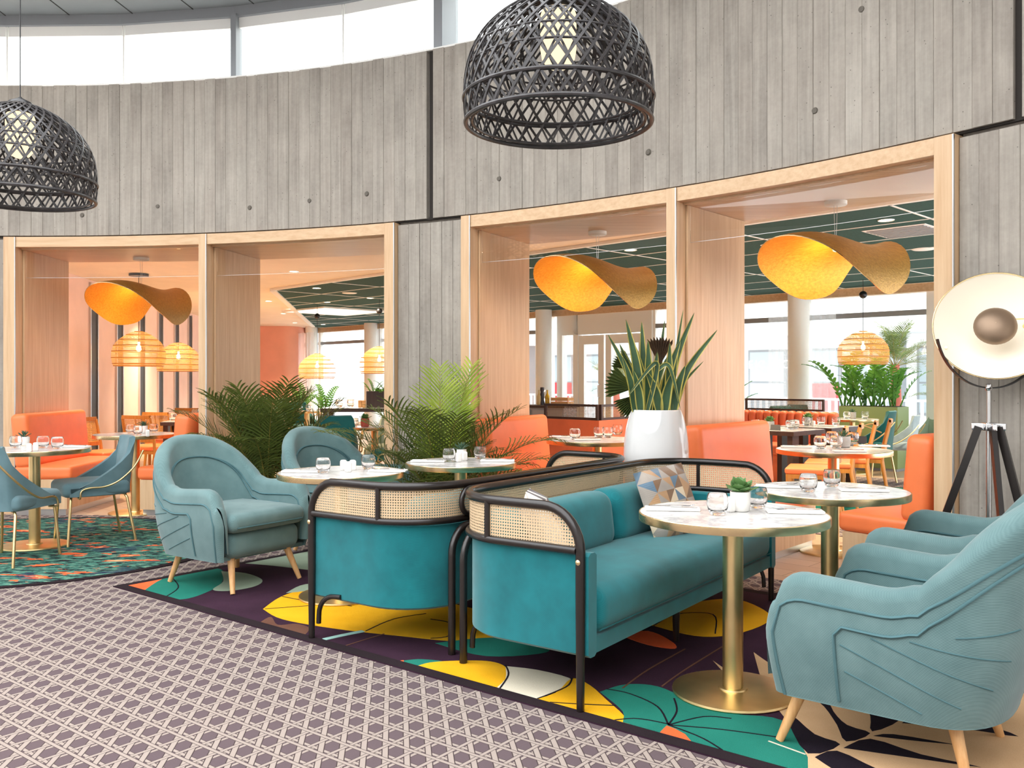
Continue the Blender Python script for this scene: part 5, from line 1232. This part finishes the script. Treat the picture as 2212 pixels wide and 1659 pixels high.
# ------------------------------------------------------------------ far chairs and tables
T0 = make_dining('dark teal armchair with brass arm in the right opening', (4.5, 11.3, 0), face(-.8, .6), 'dark_teal_fabric', 'teal_chair', 'dark teal upholstered chairs'); T0.scale = (1.1,)*3
for s in (-1, 1): MB().tube(smoothpath([(s*.265, .22, .60), (s*.285, .02, .67), (s*.285, -.15, .62), (s*.27, -.22, .44)], 6), .009, 6).obj('armrest', 'brass_satin', T0, 60)
for x, y, fx, fy, lb in ((4.05, 12.9, .3, -.95, 'dark teal chair left of two by the street column'), (4.5, 13.55, .3, -.95, 'dark teal chair right of two by the street column'), (-1.98, 9.95, -.25, .97, 'dark teal chair seen from behind in the second opening'),
                          (-1.2, 10.0, -.9, .3, 'dark teal chair beside the oak post of the second opening'), (-3.55, 15.2, .6, -.8, 'dark teal chair by the coral wall'), (-5.05, 15.5, .5, -.85, 'dark teal chair at the end of the pink wall')): dup(T0, (x, y, 0), face(fx, fy), lb)
S0 = make_dining('sage green chair half hidden by the left palm', (-2.42, 9.3, 0), face(.9, .4), 'sage_fabric', 'sage_chair', 'sage green upholstered chairs')
dup(S0, (-1.55, 11.25, 0), face(-.1, -1), 'sage green chair beyond the round table in the second opening'); dup(S0, (6.1, 13.0, 0), face(-.8, -.6), 'sage green chair at the right edge of the right opening')
make_dining('pale blue-grey chair behind the teal armchair', (5.15, 12.0, 0), face(-.8, .6), 'grey_blue_fabric', 'grey_chair', 'pale chairs')
make_table('round table by the street windows in the right opening', 4.78, 12.55, .76, .36); make_table('round brass-rimmed table in the second opening', -1.62, 10.55, .755, .33); make_table('small brass table by the coral wall', -3.35, 14.6, .80, .28)
for (x, y), w_ in (((4.65, 12.4), 'at the left on the table by the street windows'), ((4.92, 12.45), 'at the right on the table by the street windows')): glass_at((x, y, .762), 'clear water glass '+w_, 1.15)
pot_plant((4.80, 12.6, .762), 'small potted plant on the table by the street windows', 'spiky', 'pot_stone', .09, .05); pot_plant((-1.72, 10.45, .757), 'leafy plant in a square pot on the round table of the second opening', 'round', 'terracotta', .1, .05)
glass_at((-1.85, 10.5, .757), 'clear water glass on the round table of the second opening', 1.1)
for (x, y), w_ in (((-3.45, 14.5), 'left'), ((-3.3, 14.5), 'right')): glass_at((x, y, .802), 'clear glass, %s on the brass table by the coral wall' % w_, 1.1)
# brass pedestal beside the left palm
st = thing('brass_stand', 'small brass drum stand beside the left palm', 'stand', (-2.33, 7.7, 0)); MB().lathe([(.085, .70), (.088, .705), (.088, .775), (.08, .775), (.078, .72), (.0005, .72)], 28, cap1=False).obj('drum', 'brass_satin', st); MB().tube([(0, 0, .01), (0, 0, .70)], .014, 10).obj('stem', 'brass_satin', st); MB().lathe([(.12, 0), (.12, .01), (.02, .015)], 28).obj('base', 'brass_satin', st)

# service sideboard by the door, bottles, crates
sbx = thing('sideboard', 'low sideboard with tableware left of the glass door', 'sideboard', (.38, 12.6, 0), -.55)
MB().box(-.5, .5, -.2, .2, .1, .92).obj('carcass', 'grey_paint', sbx, 0); MB().box(-.53, .53, -.23, .23, .92, .955).obj('worktop', 'dark_wood', sbx, 0)
for s in (-.25, .25): MB().box(s-.235, s+.235, -.215, -.2, .13, .89).obj('door', 'grey_paint', sbx, 0)
for s in (-.44, .44): MB().box(s-.03, s+.03, -.15, .15, 0, .1).obj('foot', 'dark_wood', sbx, 0)
bot = [(.0005, 0), (.03, 0), (.032, .01), (.032, .12), (.014, .16), (.013, .21), (.0005, .21)]
mill = [(.0005, 0), (.035, 0), (.035, .03), (.024, .07), (.03, .14), (.022, .18), (.03, .21), (.028, .245), (.0005, .25)]
for px, pr, m, lb, nm in ((1164, bot, 'pale_bottle', 'pale oil bottle on the sideboard, left of the pepper mill', 'bottle'), (1171, mill, 'pepper_black', 'black turned pepper mill on the sideboard', 'mill'), (1182, bot, 'olive_oil', 'yellow olive oil bottle on the sideboard, right of the mill', 'bottle'), (1177, bot, 'tumbler_glass', 'clear bottle between the mill and the olive oil', 'bottle')):
    Y = 12.55; tag(MB().lathe(pr, 20, cap0=False, cap1=False).obj('pepper_mill' if nm == 'mill' else 'oil_bottle', m, None, 40, ((px-1106)/1930*Y, Y+(.05 if m == 'tumbler_glass' else -.05), .956)), lb, nm)
def crate(label, x, y, z, w_):
    t = thing('wooden_crate', label, 'crate', (x, y, z), -.5)
    for k in range(2):
        for a in ((-w_/2, w_/2, -.1, -.09), (-w_/2, w_/2, .09, .1), (-w_/2, -w_/2+.01, -.09, .09), (w_/2-.01, w_/2, -.09, .09)): MB().box(*a, .005+k*.055, .05+k*.055).obj('slat', 'mid_wood', t, 0)
    MB().box(-w_/2+.01, w_/2-.01, -.09, .09, 0, .006).obj('bottom', 'mid_wood', t, 0)
crate('light wooden crate on the sideboard right of the bottles', .70, 12.42, .9555, .26)
ct = thing('crate_stand', 'slim stand holding a light wooden box right of the glass door', 'stand', (1.72, 12.5, 0)); MB().box(-.22, .22, -.15, .15, .86, 1.0).obj('box', 'mid_wood', ct, 0)
for s in (-1, 1):
    for q in (-1, 1): MB().tube([(s*.18, q*.11, 0), (s*.18, q*.11, .86)], .015, 8).obj('leg', 'dark_wood', ct)

# green planter with leafy plants, more greenery along the windows
s0, s1 = fs(1872), fs(1995); mid = FP((s0+s1)/2, -.75, 0); gp = thing('planter_trough', 'long olive green planter trough along the street windows', 'planter', mid, ra)
MB().box(-(s1-s0)/2, (s1-s0)/2, -.2, .2, .04, .92).obj('trough', 'green_box', gp, 0); MB().box(-(s1-s0)/2+.02, (s1-s0)/2-.02, -.18, .18, 0, .04).obj('kick_plate', 'grey_paint', gp, 0); MB().box(-(s1-s0)/2+.02, (s1-s0)/2-.02, -.18, .18, .92, .925).obj('soil', 'soil', gp, 0)
for k, (px, n, l_) in enumerate(((1880, 7, .95), (1912, 7, .66), (1942, 8, .92), (1974, 8, .7))):
    zz_plant('glossy feathered plant, %s from the left in the green trough' % ('first', 'second', 'third', 'fourth')[k], FP(fs(px), -.75, .926), n, l_, 34, 'feathered plants in the green trough')
for k, (px, d_, z, n, l_, lb) in enumerate(((1628, -.9, .3, 8, .8, 'feathered plant left of the street column in the right opening'), (1150, -.9, .3, 8, .62, 'feathered plant at the left window beside the sideboard'), (722, -1.0, .3, 9, .8, 'feathered plant at the window of the second opening, left'), (772, -1.0, .3, 8, .8, 'feathered plant at the window behind the bar table'))):
    t = zz_plant(lb, FP(fs(px), d_, 0), n, l_); MB().lathe([(.16, 0), (.2, z+.25), (.18, z+.25), (.0005, z+.2)], 24, cap1=False).obj('pot', 'pot_stone', t, 40)
    for c in t.children:
        if c.name.startswith('stem'): c.location.z += z+.2
# sheer curtains
def curtain(label, pa, pb, d_, z0=.06, z1=2.6):
    a, b = fs(pa), fs(pb); n = max(12, int((b-a)/.05)); rows = [[], []]
    for i in range(n+1):
        s = a+(b-a)*i/n; dd = d_+.035*math.sin(i*1.9)
        for k, z in enumerate((z0, z1)): rows[k].append(FP(s, dd, z))
    tag(MB().grid(rows).obj('sheer_curtain', 'sheer_curtain', None, 60, recalc=False), label, 'curtain', 'sheer curtains')
curtain('sheer white curtain left of the street column in the right opening', 1668, 1722, -.12); curtain('sheer white curtain right of the street column', 1756, 1815, -.12); curtain('sheer white curtain beside the coral wall', 672, 712, -.5); curtain('sheer white curtain behind the second opening post', 800, 840, -.12)
# back rugs
def floor_quad(name, pts, m, z1, parent=None): return MB().prism(pts, -.0005, z1).obj(name, m, parent, 0)
q = [(1.9, 9.0), (4.3, 12.2), (5.9, 11.0), (3.9, 7.9)]
wr = tag(floor_quad('woven_rug', [(1.6, 8.2), (4.6, 12.1), (6.3, 10.8), (3.6, 6.9)], 'cane_carpet', .003), 'cane-patterned carpet field under the chairs of the right opening', 'rug')
gr = tag(floor_quad('leaf_rug', [(2.3, 8.9), (4.15, 11.3), (5.2, 10.4), (3.55, 8.0)], 'pile_border', .0065), 'dark-edged green and yellow rug beneath the cane-backed chairs', 'rug')
floor_quad('pile_field', [(2.38, 8.9), (4.16, 11.2), (5.1, 10.4), (3.55, 8.1)], 'pile_green', .0075, gr)
for k in range(4): floor_quad('leaf_motif', [(3.5+k*.3, 8.9+k*.42), (3.8+k*.3, 9.0+k*.42), (3.95+k*.3, 8.75+k*.42), (3.7+k*.3, 8.62+k*.42)], 'pile_yellow', .0082, gr)

# ------------------------------------------------------------------ the street
gd = MB().box(-40, 60, 12, 80, -.25, -.12).obj('ground_street', 'asphalt', None, 0); kind(gd, 'structure')
bl = thing('street_building', 'white modern building with grey glazing across the street', 'building', FP(0, 15, -.12), ra)
MB().box(-12, 34, .4, 8, 0, 9).obj('wall', 'street_white', bl, 0); MB().box(-12, 34, -1.2, .4, 2.9, 4.1).obj('canopy', 'street_white', bl, 0)
for k in range(22):
    x = -11+k*2.0
    if k % 4 == 3: MB().box(x-.2, x+.25, -.9, -.4, 0, 2.9).obj('pillar', 'grey_paint', bl, 0)
    f_ = MB().box(x+.3, x+1.8, .3, .4, .3, 2.5).obj('window', 'grey_paint', bl, 0); MB().box(x+.38, x+1.72, .28, .3, .38, 1.3).obj('pane', 'street_dark' if k % 3 else 'street_red', f_, 0); MB().box(x+.38, x+1.72, .28, .3, 1.36, 2.42).obj('pane', 'street_dark', f_, 0)
    f_ = MB().box(x+.3, x+1.8, .3, .4, 4.6, 6.4).obj('window', 'grey_paint', bl, 0); MB().box(x+.38, x+1.72, .28, .3, 4.7, 6.3).obj('pane', 'street_dark', f_, 0)
fe = thing('street_railing', 'white slatted railing along the street', 'railing', FP(0, 6, -.12), ra)
MB().box(0, 24, -.02, .02, .95, 1.0).obj('handrail', 'street_white', fe, 0)
PK = MB().box(-.03, .03, -.012, .012, .1, .95).mesh('picket', 'street_white', 0)
for k in range(150): link('picket', PK, fe, (.1+k*.16, 0, 0))
rp = thing('red_sign', 'small red pictogram sign seen through the street windows', 'sign', FP(fs(1655), 4, 0), ra)
for a in ((-.14, -.10, 1.5, 1.72), (-.03, .16, 1.68, 1.74), (.04, .09, 1.5, 1.68)): MB().box(a[0], a[1], -.01, .01, a[2]+.3, a[3]+.3).obj('pictogram', 'street_red', rp, 0)
MB().tube([(0, .03, -.12), (0, .03, 2.0)], .02, 8).obj('post', 'street_white', rp)
def street_palm(label, px, d_, h, n=26, spiky=True):
    x, y = FP(fs(px), d_); t = thing('street_palm', label, 'tree', (x, y, -.12), 0, 'small palms outside the windows'); MB().tube([(0, 0, 0), (.03, 0, h*.5), (0, 0, h)], [.13, .1, .08], 10).obj('trunk', 'terracotta', t)
    for k in range(n):
        o = link('frond', FR[k % 3], t); o.location = (0, 0, h-.05); o.rotation_euler = (0, math.radians(random.uniform(0, 75)), k*2.399); o.scale = (random.uniform(.7, 1.0),)*3
street_palm('small palm outside the glass door', 1310, 3.0, 1.35); street_palm('small palm outside, behind the rattan pendant of the right opening', 1800, 2.4, 1.7); street_palm('small palm with red-brown trunk outside at far right', 1985, 2.0, .9); street_palm('small palm outside the left window by the sideboard', 1140, 3, 1.2)
